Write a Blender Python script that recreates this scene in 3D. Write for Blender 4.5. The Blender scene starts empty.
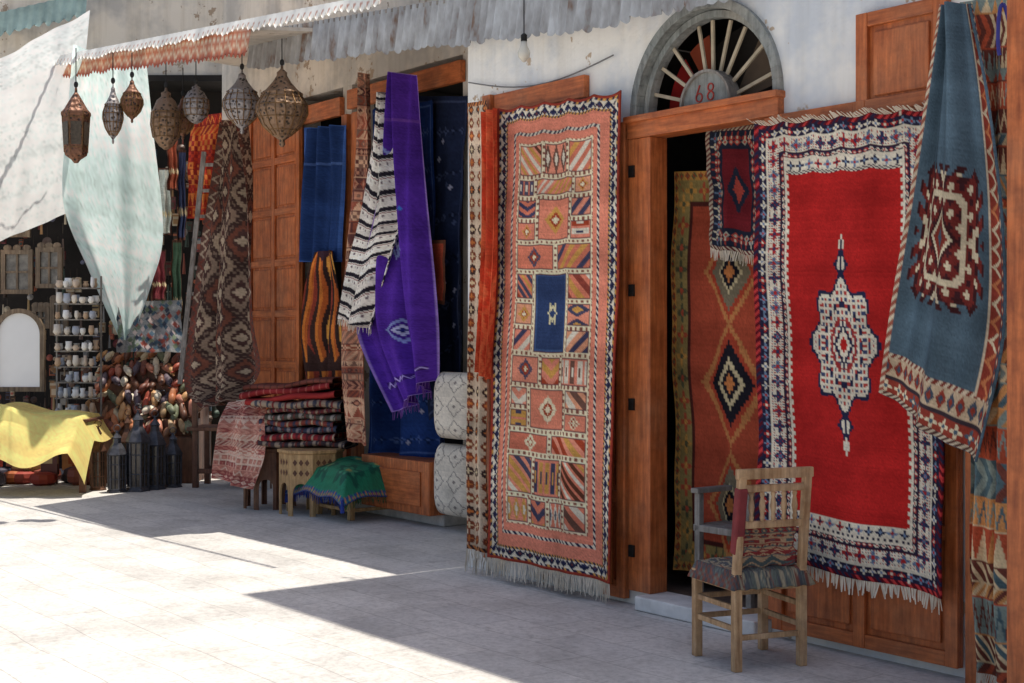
import bpy, bmesh, math, random
import numpy as np
from mathutils import Vector, Matrix
random.seed(7)
sc=bpy.context.scene
# ------------------------------------------------------------------ survey frame
F=1400.; HY=336.; CH=1.6
P0=Vector((.76,8.33,0)); D=Vector((-.608,.794,0)).normalized(); N=Vector((-D.y,D.x,0))
UP=Vector((0,0,1))
def W(s,o,h): return P0+D*s+N*o+UP*h
def ray(px,py): return Vector(((px-512)/F,1,(HY-py)/F))
def wp(px,py,o=0):
    r=ray(px,py); k=(P0.dot(N)+o)/(r.x*N.x+r.y*N.y); return Vector((0,0,CH))+r*k
def sp(px,o=0): return (wp(px,HY,o)-P0).dot(D)
def hp(px,py,o=0): return wp(px,py,o).z
def pt(px,py,Y): return Vector((0,0,CH))+ray(px,py)*Y
def gp(px,py):
    Y=F*CH/(py-HY); return Vector(((px-512)/F*Y,Y,0))
def lin(c): 
    c=c/255.; return c/12.92 if c<=.04045 else ((c+.055)/1.055)**2.4
def sr(r,g,b): return (lin(r),lin(g),lin(b))
# ------------------------------------------------------------------ materials
def newmat(name):
    m=bpy.data.materials.new(name); m.use_nodes=True; nt=m.node_tree
    return m,nt,nt.nodes['Principled BSDF']
def nd(nt,t,**k):
    n=nt.nodes.new(t)
    for a,b in k.items(): setattr(n,a,b)
    return n
def noise(nt,vec,scale,detail=3,rough=.55):
    n=nd(nt,'ShaderNodeTexNoise'); n.inputs['Scale'].default_value=scale; n.inputs['Detail'].default_value=min(detail,4)
    n.inputs['Roughness'].default_value=rough; nt.links.new(vec,n.inputs['Vector']); return n.outputs[0]
def ramp(nt,fac,stops):
    r=nd(nt,'ShaderNodeValToRGB'); e=r.color_ramp.elements
    while len(e)<len(stops): e.new(.5)
    for i,(p,c) in enumerate(stops): e[i].position=p; e[i].color=(*c,1)
    nt.links.new(fac,r.inputs[0]); return r.outputs[0]
def mixc(nt,mode,fac,a,b):
    m=nd(nt,'ShaderNodeMix',data_type='RGBA',blend_type=mode)
    if isinstance(fac,(int,float)): m.inputs[0].default_value=fac
    else: nt.links.new(fac,m.inputs[0])
    for i,x in ((6,a),(7,b)):
        if isinstance(x,tuple): m.inputs[i].default_value=(*x,1)
        else: nt.links.new(x,m.inputs[i])
    return m.outputs[2]
def bump(nt,bs,h,strength,dist=.01):
    b=nd(nt,'ShaderNodeBump'); b.inputs['Strength'].default_value=strength; b.inputs['Distance'].default_value=dist
    nt.links.new(h,b.inputs['Height']); nt.links.new(b.outputs[0],bs.inputs['Normal'])
def gvec(nt,scale=(1,1,1),rot=(0,0,0)):
    g=nd(nt,'ShaderNodeNewGeometry'); m=nd(nt,'ShaderNodeMapping')
    m.inputs['Scale'].default_value=scale; m.inputs['Rotation'].default_value=rot
    nt.links.new(g.outputs['Position'],m.inputs['Vector']); return m.outputs[0]
FA=math.atan2(D.y,D.x)
def wood(name,c1,c2,rough=.5,horizontal=False,worn=.25,wc=(180,142,108)):
    m,nt,bs=newmat(name)
    v=gvec(nt,(1,1,1),(0,0,-FA))
    mp=nd(nt,'ShaderNodeMapping'); mp.inputs['Scale'].default_value=(1.2,14,14) if horizontal else (14,14,1.2)
    nt.links.new(v,mp.inputs['Vector'])
    g=noise(nt,mp.outputs[0],3,4,.6)
    c=ramp(nt,g,[(.3,c1),(.7,c2)])
    big=noise(nt,v,2.3,4,.65)
    w=ramp(nt,big,[(.48,(0,0,0)),(.70,(worn,)*3)])
    c=mixc(nt,'MIX',w,c,sr(*wc))
    d=ramp(nt,noise(nt,v,9,4,.7),[(.35,(.6,.57,.55)),(.6,(1,1,1))])
    c=mixc(nt,'MULTIPLY',.75,c,d)
    nt.links.new(c,bs.inputs['Base Color']); bs.inputs['Roughness'].default_value=rough
    bump(nt,bs,g,.35,.004); return m
def plain(name,c,var=.25,scale=8,rough=.85,metal=0,bmp=0,bs_scale=60):
    m,nt,bs=newmat(name); v=gvec(nt)
    n=noise(nt,v,scale,3,.6)
    cc=ramp(nt,n,[(.3,tuple(x*(1-var) for x in c)),(.7,tuple(min(1,x*(1+var)) for x in c))])
    nt.links.new(cc,bs.inputs['Base Color']); bs.inputs['Roughness'].default_value=rough; bs.inputs['Metallic'].default_value=metal
    if bmp: bump(nt,bs,noise(nt,v,bs_scale,2),bmp,.004)
    return m
def attrmat(name,rough=.95,transl=0,var=.22,spec=.12):
    m,nt,bs=newmat(name)
    a=nd(nt,'ShaderNodeAttribute',attribute_name='Col'); v=gvec(nt)
    big=ramp(nt,noise(nt,v,3.2,3,.65),[(.3,(1-var,)*3),(.62,(1.08,)*3)])
    c=mixc(nt,'MULTIPLY',1,a.outputs['Color'],big)
    nt.links.new(c,bs.inputs['Base Color']); bs.inputs['Roughness'].default_value=rough
    bs.inputs['Specular IOR Level'].default_value=spec
    if transl:
        t=nd(nt,'ShaderNodeBsdfTranslucent'); nt.links.new(c,t.inputs[0])
        mx=nd(nt,'ShaderNodeMixShader'); mx.inputs[0].default_value=transl
        out=nt.nodes['Material Output']; nt.links.new(bs.outputs[0],mx.inputs[1]); nt.links.new(t.outputs[0],mx.inputs[2]); nt.links.new(mx.outputs[0],out.inputs[0])
    return m
M_rug=attrmat('woven_wool',var=.28); M_cloth=attrmat('thin_cloth',.85,.62,.06)
M_table=attrmat('table_cotton',.85,.25,.12)
M_glaze=attrmat('painted_goods',.5,0,.15,.4)
WA,WB=sr(160,80,38),sr(220,124,66)
M_wood=wood('orange_wood',WA,WB)
M_woodh=wood('orange_wood_h',WA,WB,horizontal=True)
M_wooddk=wood('dark_wood',sr(84,50,34),sr(128,80,54),.6)
M_woodraw=wood('raw_wood',sr(164,124,86),sr(218,180,136),.75,worn=.35,wc=(222,204,180))
M_woodgrey=wood('weathered_wood',sr(112,106,98),sr(168,160,152),.85,worn=.5,wc=(190,188,182))
M_tablew=wood('table_wood',sr(168,128,84),sr(218,180,126),.65)
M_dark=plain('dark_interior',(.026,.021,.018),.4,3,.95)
M_iron=plain('black_iron',(.03,.028,.027),.4,20,.55,.7)
M_brass=plain('aged_brass',sr(130,98,62),.5,25,.5,.7)
M_glassb=plain('lantern_glass',sr(80,70,60),.4,40,.15)
M_white=plain('white_fringe',sr(230,220,204),.15)
def plaster(name,base,stain,chip,k=.3):
    m,nt,bs=newmat(name); v=gvec(nt)
    n1=noise(nt,v,1.6,4,.65); c=ramp(nt,n1,[(.38,stain),(.56,base)])
    n2=noise(nt,v,3.6,4,.72); c=mixc(nt,'MIX',ramp(nt,n2,[(.61,(0,0,0)),(.635,(1,1,1))]),c,chip)
    st=noise(nt,gvec(nt,(9,9,.7)),1.2,3,.6); c=mixc(nt,'MULTIPLY',k,c,ramp(nt,st,[(.3,(.72,.68,.62)),(.55,(1,1,1))]))
    nt.links.new(c,bs.inputs['Base Color']); bs.inputs['Roughness'].default_value=.92
    bump(nt,bs,n2,.8,.025); return m
M_pl=plaster('whitewashed_plaster',sr(244,241,234),sr(212,216,220),sr(196,174,150))
M_pl2=plaster('ochre_plaster',sr(232,220,204),sr(196,188,178),sr(176,154,132),.5)
def paving():
    m,nt,bs=newmat('stone_paving')
    v=gvec(nt,(1,1,1),(0,0,-FA))
    wv=nd(nt,'ShaderNodeVectorMath',operation='ADD'); 
    nz=nd(nt,'ShaderNodeTexNoise'); nz.inputs['Scale'].default_value=1.3; nz.inputs['Detail'].default_value=1; nt.links.new(v,nz.inputs['Vector'])
    sc_=nd(nt,'ShaderNodeVectorMath',operation='SCALE'); sc_.inputs['Scale'].default_value=.10
    nt.links.new(nz.outputs['Color'],sc_.inputs[0]); nt.links.new(v,wv.inputs[0]); nt.links.new(sc_.outputs[0],wv.inputs[1])
    b=nd(nt,'ShaderNodeTexBrick'); nt.links.new(wv.outputs[0],b.inputs['Vector'])
    b.inputs['Scale'].default_value=1; b.inputs['Brick Width'].default_value=.55; b.inputs['Row Height'].default_value=.3
    b.inputs['Mortar Size'].default_value=.005; b.inputs['Mortar Smooth'].default_value=.9; b.inputs['Bias'].default_value=-.1; b.squash=1.4; b.squash_frequency=3
    b.inputs['Color1'].default_value=(*sr(215,211,206),1); b.inputs['Color2'].default_value=(*sr(202,199,196),1); b.inputs['Mortar'].default_value=(*sr(168,164,160),1)
    n=noise(nt,v,1.4,4,.7); c=mixc(nt,'MULTIPLY',.9,b.outputs['Color'],ramp(nt,n,[(.34,(.76,.755,.75)),(.58,(1.05,1.05,1.05))]))
    n2=noise(nt,v,26,4,.75); c=mixc(nt,'MULTIPLY',.6,c,ramp(nt,n2,[(.36,(.62,.62,.62)),(.56,(1,1,1))]))
    n3=noise(nt,v,6,4,.7); c=mixc(nt,'MIX',ramp(nt,n3,[(.57,(0,0,0)),(.7,(.4,.4,.4))]),c,sr(132,126,122))
    nt.links.new(c,bs.inputs['Base Color']); bs.inputs['Roughness'].default_value=.8
    bump(nt,bs,n2,.35,.006)
    return m
M_pave=paving()
def corrug():
    m,nt,bs=newmat('weathered_tin')
    n=noise(nt,gvec(nt,(2.5,2.5,1)),2.5,4,.65)
    c=ramp(nt,n,[(.34,sr(132,108,92)),(.43,sr(164,162,160)),(.68,sr(208,210,210))])
    nt.links.new(c,bs.inputs['Base Color']); bs.inputs['Roughness'].default_value=.7; bs.inputs['Metallic'].default_value=.1
    return m
M_tin=corrug()
# ------------------------------------------------------------------ mesh helpers
def finish(name,me,mat,parent=None,bevel=0,smooth=False,solid=0):
    me.materials.append(mat)
    ob=bpy.data.objects.new(name,me)
    sc.collection.objects.link(ob)
    if parent is None:
        co=np.empty(len(me.vertices)*3,np.float32); me.vertices.foreach_get('co',co); co=co.reshape(-1,3)
        c=(co.min(0)+co.max(0))/2; co-=c; me.vertices.foreach_set('co',co.ravel()); ob.location=Vector([float(x) for x in c])
    else:
        ob.parent=parent; ob.matrix_parent_inverse=Matrix.Translation(-parent.location)
    if smooth: me.polygons.foreach_set('use_smooth',[True]*len(me.polygons))
    if solid:
        s=ob.modifiers.new('s','SOLIDIFY'); s.thickness=solid; s.offset=0
    if bevel:
        b=ob.modifiers.new('b','BEVEL'); b.width=bevel; b.segments=2; b.limit_method='ANGLE'
    me.update(); return ob
def grp(name,loc):
    e=bpy.data.objects.new(name,None); e.location=loc; e.empty_display_size=.1; sc.collection.objects.link(e); return e
WF=(P0,D,N)
class Acc:
    def __init__(s): s.v=[];s.f=[];s.c=[]
    def add(s,vs,fs,col=None):
        k=len(s.v); s.v+= [tuple(x) for x in vs]; s.f+=[tuple(i+k for i in f) for f in fs]
        s.c+=[col or (.5,.5,.5)]*len(vs)
    def box(s,fr,a0,a1,c0,c1,b0,b1,col=None):
        O,A,Nn=fr
        vs=[O+A*a+Nn*c+UP*b for a in(a0,a1) for c in(c0,c1) for b in(b0,b1)]
        s.add(vs,[(0,1,3,2),(4,6,7,5),(0,4,5,1),(2,3,7,6),(0,2,6,4),(1,5,7,3)],col); return s
    def tube(s,p0,p1,r0,r1=None,n=8,col=None):
        r1=r0 if r1 is None else r1; p0=Vector(p0);p1=Vector(p1); d=(p1-p0).normalized()
        a=d.orthogonal().normalized(); b=d.cross(a)
        vs=[p+(a*math.cos(t)+b*math.sin(t))*r for p,r in((p0,r0),(p1,r1)) for t in [2*math.pi*i/n for i in range(n)]]
        s.add(vs,[(i,(i+1)%n,n+(i+1)%n,n+i) for i in range(n)]+[tuple(range(n))[::-1],tuple(range(n,2*n))],col); return s
    def sq(s,p0,p1,w,d,ax,col=None):
        p0=Vector(p0);p1=Vector(p1);z=(p1-p0).normalized();a=(ax-z*ax.dot(z)).normalized();b=z.cross(a)
        vs=[p+a*x*w/2+b*y*d/2 for p in(p0,p1) for x,y in((-1,-1),(1,-1),(1,1),(-1,1))]
        s.add(vs,[(0,1,5,4),(1,2,6,5),(2,3,7,6),(3,0,4,7),(3,2,1,0),(4,5,6,7)],col); return s
    def lathe(s,base,prof,n=12,rot=0,col=None,ax=None):
        base=Vector(base); vs=[]
        q=ax.to_track_quat('Z','Y') if ax else None
        for r,z in prof:
            for i in range(n):
                t=2*math.pi*i/n+rot; p=Vector((r*math.cos(t),r*math.sin(t),z))
                vs.append(base+(q@p if q else p))
        m=len(prof)
        s.add(vs,[(j*n+i,j*n+(i+1)%n,(j+1)*n+(i+1)%n,(j+1)*n+i) for j in range(m-1) for i in range(n)]+[tuple(range(n))[::-1],tuple(range((m-1)*n,m*n))],col); return s
    def ell(s,c,rx,ry,rz,mat=None,n=10,col=None):
        vs=[];R=mat or Matrix.Identity(3)
        m=7
        for j in range(m):
            ph=-math.pi/2+math.pi*(j+.3)/(m-.4)
            for i in range(n):
                t=2*math.pi*i/n
                vs.append(Vector(c)+R@Vector((rx*math.cos(ph)*math.cos(t),ry*math.cos(ph)*math.sin(t),rz*math.sin(ph))))
        s.add(vs,[(j*n+i,j*n+(i+1)%n,(j+1)*n+(i+1)%n,(j+1)*n+i) for j in range(m-1) for i in range(n)]+[tuple(range(n))[::-1],tuple(range((m-1)*n,m*n))],col); return s
    def make(s,name,mat,parent=None,bevel=0,smooth=False):
        me=bpy.data.meshes.new(name); me.from_pydata(s.v,[],s.f)
        bm=bmesh.new(); bm.from_mesh(me); bmesh.ops.recalc_face_normals(bm,faces=bm.faces); bm.to_mesh(me); bm.free()
        ca=me.color_attributes.new('Col','FLOAT_COLOR','POINT')
        arr=np.ones((len(s.v),4),np.float32); arr[:,:3]=np.array(s.c); ca.data.foreach_set('color',arr.ravel())
        ob=finish(name,me,mat,parent,bevel,False)
        if smooth:
            me.polygons.foreach_set('use_smooth',[len(p.vertices)==4 for p in me.polygons])
        return ob
def grid_mesh(name,P,col,mat,parent=None,solid=0):
    ny,nx=P.shape[:2]; idx=np.arange(ny*nx).reshape(ny,nx)
    f=np.stack([idx[:-1,:-1],idx[1:,:-1],idx[1:,1:],idx[:-1,1:]],-1).reshape(-1,4)
    me=bpy.data.meshes.new(name); me.from_pydata(P.reshape(-1,3).tolist(),[],f.tolist())
    ca=me.color_attributes.new('Col','FLOAT_COLOR','POINT')
    arr=np.ones((ny*nx,4),np.float32); arr[:,:3]=col.reshape(-1,3); ca.data.foreach_set('color',arr.ravel())
    return finish(name,me,mat,parent,0,True,solid)
# ------------------------------------------------------------------ textile drawing (colour per knot)
GAIN=1.12
def hsh(i,seed=0):
    return (np.abs(np.sin(i*12.9898+seed*78.233)*43758.5453))%1
class C:
    def __init__(s,w,h,base,res=.009):
        s.w,s.h=w,h; nx=max(8,int(w/res)+1); ny=max(8,int(h/res)+1)
        s.X,s.Y=np.meshgrid(np.linspace(0,w,nx),np.linspace(0,h,ny)); s.c=np.zeros((ny,nx,3)); s.c[:]=sr(*base)
    def p(s,m,c): s.c[m]=sr(*c)
    def rect(s,x0,y0,x1,y1,c): s.p((s.X>=x0)&(s.X<x1)&(s.Y>=y0)&(s.Y<y1),c)
    def motif(s,m,t,c,bw,kind,p,cols,seed=0):
        k=np.floor(t/p); f=(t/p)%1; ci=(hsh(k,seed)*len(cols)).astype(int)%len(cols)
        dm=np.abs(f-.5)*2+np.abs(c-.5)*2
        if kind=='dia': a=dm<.92; b=dm<.45
        elif kind=='zig': a=np.abs(c-(.15+.7*np.abs(f-.5)*2))<.16; b=a&False
        elif kind=='diag': a=((t+c*bw)/p)%1<.5; b=a&False; k=np.floor((t+c*bw)/p); ci=(hsh(k,seed)*len(cols)).astype(int)%len(cols)
        elif kind=='gaid': a=((t-c*bw)/p)%1<.6; b=a&False; k=np.floor((t-c*bw)/p); ci=(hsh(k,seed)*len(cols)).astype(int)%len(cols)
        elif kind=='chev': a=((t/p+np.abs(c-.5)*1.5))%1<.5; b=a&False; k=np.floor(t/p+np.abs(c-.5)*1.5); ci=(hsh(k,seed)*len(cols)).astype(int)%len(cols)
        elif kind=='chk': a=((np.floor(t/p*2)+np.floor(c*3))%2)==0; b=a&False
        elif kind=='tri': a=(c>np.abs(f-.5)*2); b=a&False
        elif kind=='blk': a=(np.abs(f-.5)<.36)&(np.abs(c-.5)<.36); b=(np.abs(f-.5)<.14)&(np.abs(c-.5)<.14)
        elif kind=='flw':
            r=np.hypot((f-.5)*2,(c-.5)*2); th=np.arctan2(c-.5,f-.5)
            a=r<.62+.28*np.cos(4*th); b=r<.28
        for i,cc in enumerate(cols):
            s.p(m&a&(ci==i),cc)
        if b.any():
            for i,cc in enumerate(cols): s.p(m&b&(ci==(i+1)%len(cols)),cc)
    def band(s,a,b,base=None,kind=None,p=.05,cols=None,seed=0):
        X,Y,w,h=s.X,s.Y,s.w,s.h
        dx=np.minimum(X,w-X); dy=np.minimum(Y,h-Y); d=np.minimum(dx,dy); m=(d>=a)&(d<b); t=np.where(dx<dy,Y,X); c=(d-a)/(b-a)
        if base: s.p(m,base)
        if kind: s.motif(m,t,c,b-a,kind,p,cols,seed)
    def row(s,y0,y1,x0,x1,base,kind,p,cols,seed=0):
        m=(s.Y>=y0)&(s.Y<y1)&(s.X>=x0)&(s.X<x1)
        if base: s.p(m,base)
        if kind: s.motif(m,s.X-x0,(s.Y-y0)/(y1-y0),y1-y0,kind,p,cols,seed)
    def colm(s,x0,x1,y0,y1,base,kind,p,cols,seed=0):
        m=(s.Y>=y0)&(s.Y<y1)&(s.X>=x0)&(s.X<x1)
        if base: s.p(m,base)
        if kind: s.motif(m,s.Y-y0,(s.X-x0)/(x1-x0),x1-x0,kind,p,cols,seed)
    def dia(s,cx,cy,rx,ry,c,step=.012):
        q=lambda a:np.round(a/step)*step
        s.p((np.abs(q(s.X-cx))/rx+np.abs(q(s.Y-cy))/ry)<1,c)
    def tribal(s,pal,seed=1,inset=0,hmin=.04,hmax=.1,kinds=('dia','zig','diag','chk','tri','chev','blk'),vertical=False):
        R=random.Random(seed); y=inset; L=(s.w if vertical else s.h)-inset
        i=0
        while y<L:
            bh=R.uniform(hmin,hmax); a=R.choice(pal); rest=[q for q in pal if q!=a]
            if vertical: s.colm(y,min(L,y+bh),inset,s.h-inset,a,R.choice(kinds),R.uniform(.04,.12),R.sample(rest,min(2,len(rest))),i)
            else: s.row(y,min(L,y+bh),inset,s.w-inset,a,R.choice(kinds),R.uniform(.04,.12),R.sample(rest,min(2,len(rest))),i)
            y+=bh
            if not vertical: s.rect(inset,y-.008,s.w-inset,y,R.choice(pal))
            i+=1
    def jitter(s,a=.06,seed=0):
        r=np.random.default_rng(seed); s.c*=1+1.6*a*r.standard_normal(s.c.shape[:2])[...,None]
        ph=r.uniform(0,6,4); ab=1+.09*np.sin(s.Y*5+ph[0]+np.sin(s.Y*13+ph[1]))+.05*np.sin(s.Y*31+ph[2])
        rows=1+.7*a*r.standard_normal(s.c.shape[0]); s.c*=rows[:,None,None]; s.c*=ab[...,None]*GAIN; s.c=np.clip(s.c,0,.9)
def V3(a): return np.array([a.x,a.y,a.z])
def hang(name,cv,TL,TR,BL,BR,rip=.012,k=2.5,seed=0,nrm=None,sag=0,nh=5,mat=None,parent=None,solid=0,fold=0,curl=0):
    cv.jitter(.06,seed); U=cv.X/cv.w; V=cv.Y/cv.h; R=random.Random(seed)
    n=V3(nrm if nrm else N)
    P=(V3(TL)*((1-U)*(1-V))[...,None]+V3(TR)*(U*(1-V))[...,None]+V3(BL)*((1-U)*V)[...,None]+V3(BR)*(U*V)[...,None])
    a,b,c_=[R.uniform(0,6.28) for _ in range(3)]
    d=rip*(.35+V**.8)*(np.sin(2*np.pi*k*U+a+V*1.2)+.5*np.sin(2*np.pi*k*1.8*U+b-V*2)+.35*np.sin(5*V+c_)*1.2)
    d+=.25*rip*np.sin(V*17+U*9+c_)*np.sin(U*13-V*6+b)
    d+=fold*(np.sin(2*np.pi*k*2*U+a))*(1-.5*V)
    d+=curl*(np.clip(np.abs(U-.5)*2-.8,0,1)/.2)**2*(.4+.6*np.sin(V*7+a)**2)
    ed=.008*np.sin(V*9+a)+.004*np.sin(V*23+b)
    A=V3((TR-TL).normalized())
    P=P+d[...,None]*n+(ed)[...,None]*A
    P[...,2]-=sag*np.abs(np.sin(np.pi*U*nh))*(1-V)**3
    P[...,2]+=.006*np.sin(U*14+b)*V
    return grid_mesh(name,P,cv.c,mat or M_rug,parent,solid),P
def drape(name,cv,L,Rr,amp=.03,k=2,seed=0,nrm=None,mat=None,solid=0,parent=None,bulge=0):
    cv.jitter(.06,seed); U=cv.X/cv.w; V=cv.Y/cv.h; n=V3(nrm if nrm else N)
    def smooth(Pp,v):
        m=len(Pp); x=v*(m-1); i=np.clip(np.floor(x).astype(int),0,m-2); f=(x-i)[...,None]
        p0=Pp[np.clip(i-1,0,m-1)];p1=Pp[i];p2=Pp[i+1];p3=Pp[np.clip(i+2,0,m-1)]
        return .5*((2*p1)+(-p0+p2)*f+(2*p0-5*p1+4*p2-p3)*f*f+(-p0+3*p1-3*p2+p3)*f**3)
    PL=smooth(np.array([V3(q) for q in L]),V);PR=smooth(np.array([V3(q) for q in Rr]),V); P=PL*(1-U)[...,None]+PR*U[...,None]
    R=random.Random(seed); a,b=R.uniform(0,6),R.uniform(0,6)
    d=amp*(np.sin(2*np.pi*k*U+a+1.1*np.sin(2.2*V+b))+.4*np.sin(2*np.pi*k*2.3*U+b+V))
    d+=bulge*np.sin(np.pi*U)
    P=P+d[...,None]*n
    return grid_mesh(name,P,cv.c,mat or M_rug,parent,solid),P
def fringe(parent,line,length,mat=M_white,n=90,seed=0,w=.007,down=Vector((0,0,-1)),nrm=None,name='fringe'):
    R=random.Random(seed); A=Acc(); nn=nrm or N; m=len(line)
    for i in range(n):
        x=(i+R.random()*.6)/n*(m-1); j=min(int(x),m-2); f=x-j
        p=Vector((line[j]*(1-f)+line[j+1]*f).tolist()); t=Vector((line[j+1]-line[j]).tolist()).normalized()
        L=length*R.uniform(.6,1.1); sx=R.uniform(-.25,.25)*L; so=R.uniform(-.15,.15)*L; ww=w*R.uniform(.6,1.2)
        q1=p+down*L*.5+t*sx*.6+nn*so*.4; q2=p+down*L+t*sx+nn*so
        for off in (t,nn):
            A.add([p-off*ww/2,p+off*ww/2,q1+off*ww/2,q1-off*ww/2,q2+off*ww*.35,q2-off*ww*.35],[(0,1,2,3),(3,2,4,5)])
    me=bpy.data.meshes.new(name); me.from_pydata(A.v,[],A.f)
    return finish(name,me,mat,parent)
def panel_door(name,O,A,Nn,w,h,cols,rows,mat=None,parent=None):
    fr=(Vector(O),A,Nn); g=parent or grp(name,O+A*w/2+UP*h/2); mat=mat or M_wood
    st=.07; a=Acc(); a.box(fr,0,w,0,.018,0,h); a.make('board',mat,g,.002)
    a=Acc(); cw=(w-st*(cols+1))/cols
    for i in range(cols+1): a.box(fr,i*(cw+st),i*(cw+st)+st,.0185,.045,0,h)
    tot=sum(rows); av=h-st*(len(rows)+1); y=0; b=Acc(); c=Acc()
    for r in rows:
        rh=av*r/tot
        for i in range(cols):
            x=i*(cw+st)+st; b.box(fr,x+.0005,x+cw-.0005,.0185,.043,y,y+st)
            c.box(fr,x+.03,x+cw-.03,.0185,.036,y+st+.03,y+st+rh-.03)
        y+=st+rh
    for i in range(cols):
        x=i*(cw+st)+st; b.box(fr,x+.0005,x+cw-.0005,.0185,.043,h-st,h)
    a.make('stiles',mat,g,.004); b.make('rails',M_woodh,g,.004); c.make('raised_panels',mat,g,.012)
    return g
# ------------------------------------------------------------------ ground
me=bpy.data.meshes.new('street_paving'); S=150
me.from_pydata([(-S,-S,0),(S,-S,0),(S,S,0),(-S,S,0)],[],[(0,1,2,3)]); finish('street_paving',me,M_pave)
# ------------------------------------------------------------------ building A (near, projecting, two storeys; unseen upper wall sized for its street shadow)
bA=grp('shop_building',W(-2.5,-1,2))
sL=sp(468); sO1=sp(652); sO0=sp(772); aL=sp(633); aR=sp(784); aC=(aL+aR)/2; aRad=(aL-aR)/2; HH=2.77; SP=2.9
TOP=8.1; TH=-.12
a=Acc()
a.box(WF,sO1+.001,sL,TH,0,0,SP)
a.box(WF,-9,sO0-.001,TH,0,0,SP)
a.box(WF,aL,sL,TH,0,SP,TOP); a.box(WF,-9,aR,TH,0,SP,TOP)
n=24
for i in range(n):
    t0=math.pi*i/n;t1=math.pi*(i+1)/n
    q=[(aC+aRad*math.cos(t),SP+aRad*math.sin(t)) for t in(t0,t1)]
    vs=[]
    for o in(0,TH): vs+=[W(q[0][0],o,q[0][1]),W(q[1][0],o,q[1][1]),W(q[1][0],o,TOP),W(q[0][0],o,TOP)]
    a.add(vs,[(0,1,2,3),(7,6,5,4),(0,4,5,1)])
a.make('wall_plaster',M_pl,bA)
a=Acc(); a.box(WF,sL-.3,sL-.001,-3.2,TH-.001,0,TOP); a.make('return_wall',M_pl2,bA)
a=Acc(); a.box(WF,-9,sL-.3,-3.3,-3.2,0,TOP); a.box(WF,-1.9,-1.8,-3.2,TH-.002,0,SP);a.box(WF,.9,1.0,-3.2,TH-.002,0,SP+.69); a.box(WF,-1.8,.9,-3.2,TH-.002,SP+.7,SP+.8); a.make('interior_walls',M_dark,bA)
a=Acc(); a.box(WF,-1.8,.9,-3.2,TH,.0,.07); a.make('interior_floor',plain('floor',sr(120,100,88)),bA)
a=Acc(); a.box(WF,-9,sL,-3.2,TH-.003,TOP-.2,TOP-.1); a.make('flat_roof',M_pl2,bA)
a=Acc(); a.box(WF,sO0,sO1,TH,.14,.003,.085); a.make('doorstep',plain('marble',sr(225,222,218),.15),bA,.008)
a=Acc()
a.box(WF,sO1-.025,aL,-.1,.04,.086,HH); a.box(WF,sO0-.05,sO0+.03,-.1,.03,.086,HH); a.make('door_jambs',M_wood,bA,.005)
a=Acc(); a.box(WF,aR+.0,aL-.0,-.1,.05,HH+.001,SP-.012); a.box(WF,aR-.01,aL+.01,-.1,.075,SP-.035,SP+.003); a.make('door_lintel',M_woodh,bA,.006)
panel_door('open_door_leaf',W(aL+.02,.01,.03),D,N,.2,2.85,1,[1,1.4,1.4,1.2])
a=Acc()
for py in(170,290,405,553):
    h=hp(636,py,.08); a.box(WF,sp(640),sp(635),.041,.055,h-.035,h+.035)
a.make('hinges',M_iron,bA)
fg=grp('arched_fanlight_window',W(aC,-.1,SP+.3))
def arcring(a,r0,r1,o0,o1,t0=0,t1=math.pi,m=28):
    for i in range(m):
        u0=t0+(t1-t0)*i/m;u1=t0+(t1-t0)*(i+1)/m
        vs=[W(aC+r*math.cos(u),o,SP+.006+r*math.sin(u)) for u in(u0,u1) for r in(r0,r1) for o in(o0,o1)]
        a.add(vs,[(0,1,3,2),(4,6,7,5),(0,4,5,1),(2,3,7,6),(0,2,6,4),(1,5,7,3)])
M_arch=wood('grey_blue_painted_wood',sr(116,120,118),sr(160,164,160),.8,worn=.6,wc=(190,184,172))
a=Acc(); arcring(a,aRad-.055,aRad-.002,-.11,.03); a.make('outer_arch',M_arch,fg,.003)
a=Acc(); arcring(a,aRad-.10,aRad-.06,-.10,-.03)
a.make('inner_arch',M_arch,fg,.002)
a=Acc(); RI=aRad-.10
rs=random.Random(4)
for i in range(1,10):
    t=math.pi*(i+rs.uniform(-.2,.2))/10
    a.sq(W(aC+.17*math.cos(t),-.07,SP+.17*math.sin(t)),W(aC+RI*math.cos(t+rs.uniform(-.06,.06)),-.07,SP+RI*math.sin(t)),.013,.02,N)
a.make('spokes',plain('bars',sr(185,170,145)),fg)
a=Acc(); arcring(a,0.001,.185,-.09,-.02,m=16); a.make('hub_plate',M_arch,fg)
a=Acc(); arcring(a,0.185,.20,-.09,.0,m=16); a.make('hub_rim',M_woodgrey,fg)
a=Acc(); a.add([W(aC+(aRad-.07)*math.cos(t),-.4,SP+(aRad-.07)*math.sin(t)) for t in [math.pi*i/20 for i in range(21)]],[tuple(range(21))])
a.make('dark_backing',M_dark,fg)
a=Acc()
for i,(t0,t1,cc) in enumerate([(.05,.8,(130,30,28)),(.9,1.3,(130,60,40)),(2.2,2.95,(100,85,72))]):
    pts=[W(aC+.1*math.cos(t0),-.17,SP+.02)]+[W(aC+.46*math.cos(t0+(t1-t0)*j/6),-.17,SP+.02+.44*math.sin(t0+(t1-t0)*j/6)) for j in range(7)]
    a.add(pts,[tuple(range(8))],sr(*cc))
a.make('cloth_behind',M_rug,fg)
a=Acc()
def ring(a,cs,ch,r,o,w=.007):
    for i in range(12):
        u0=2*math.pi*i/12;u1=2*math.pi*(i+1)/12
        a.sq(W(cs+r*math.cos(u0),o,ch+r*math.sin(u0)),W(cs+r*math.cos(u1),o,ch+r*math.sin(u1)),w,w,N)
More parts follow.
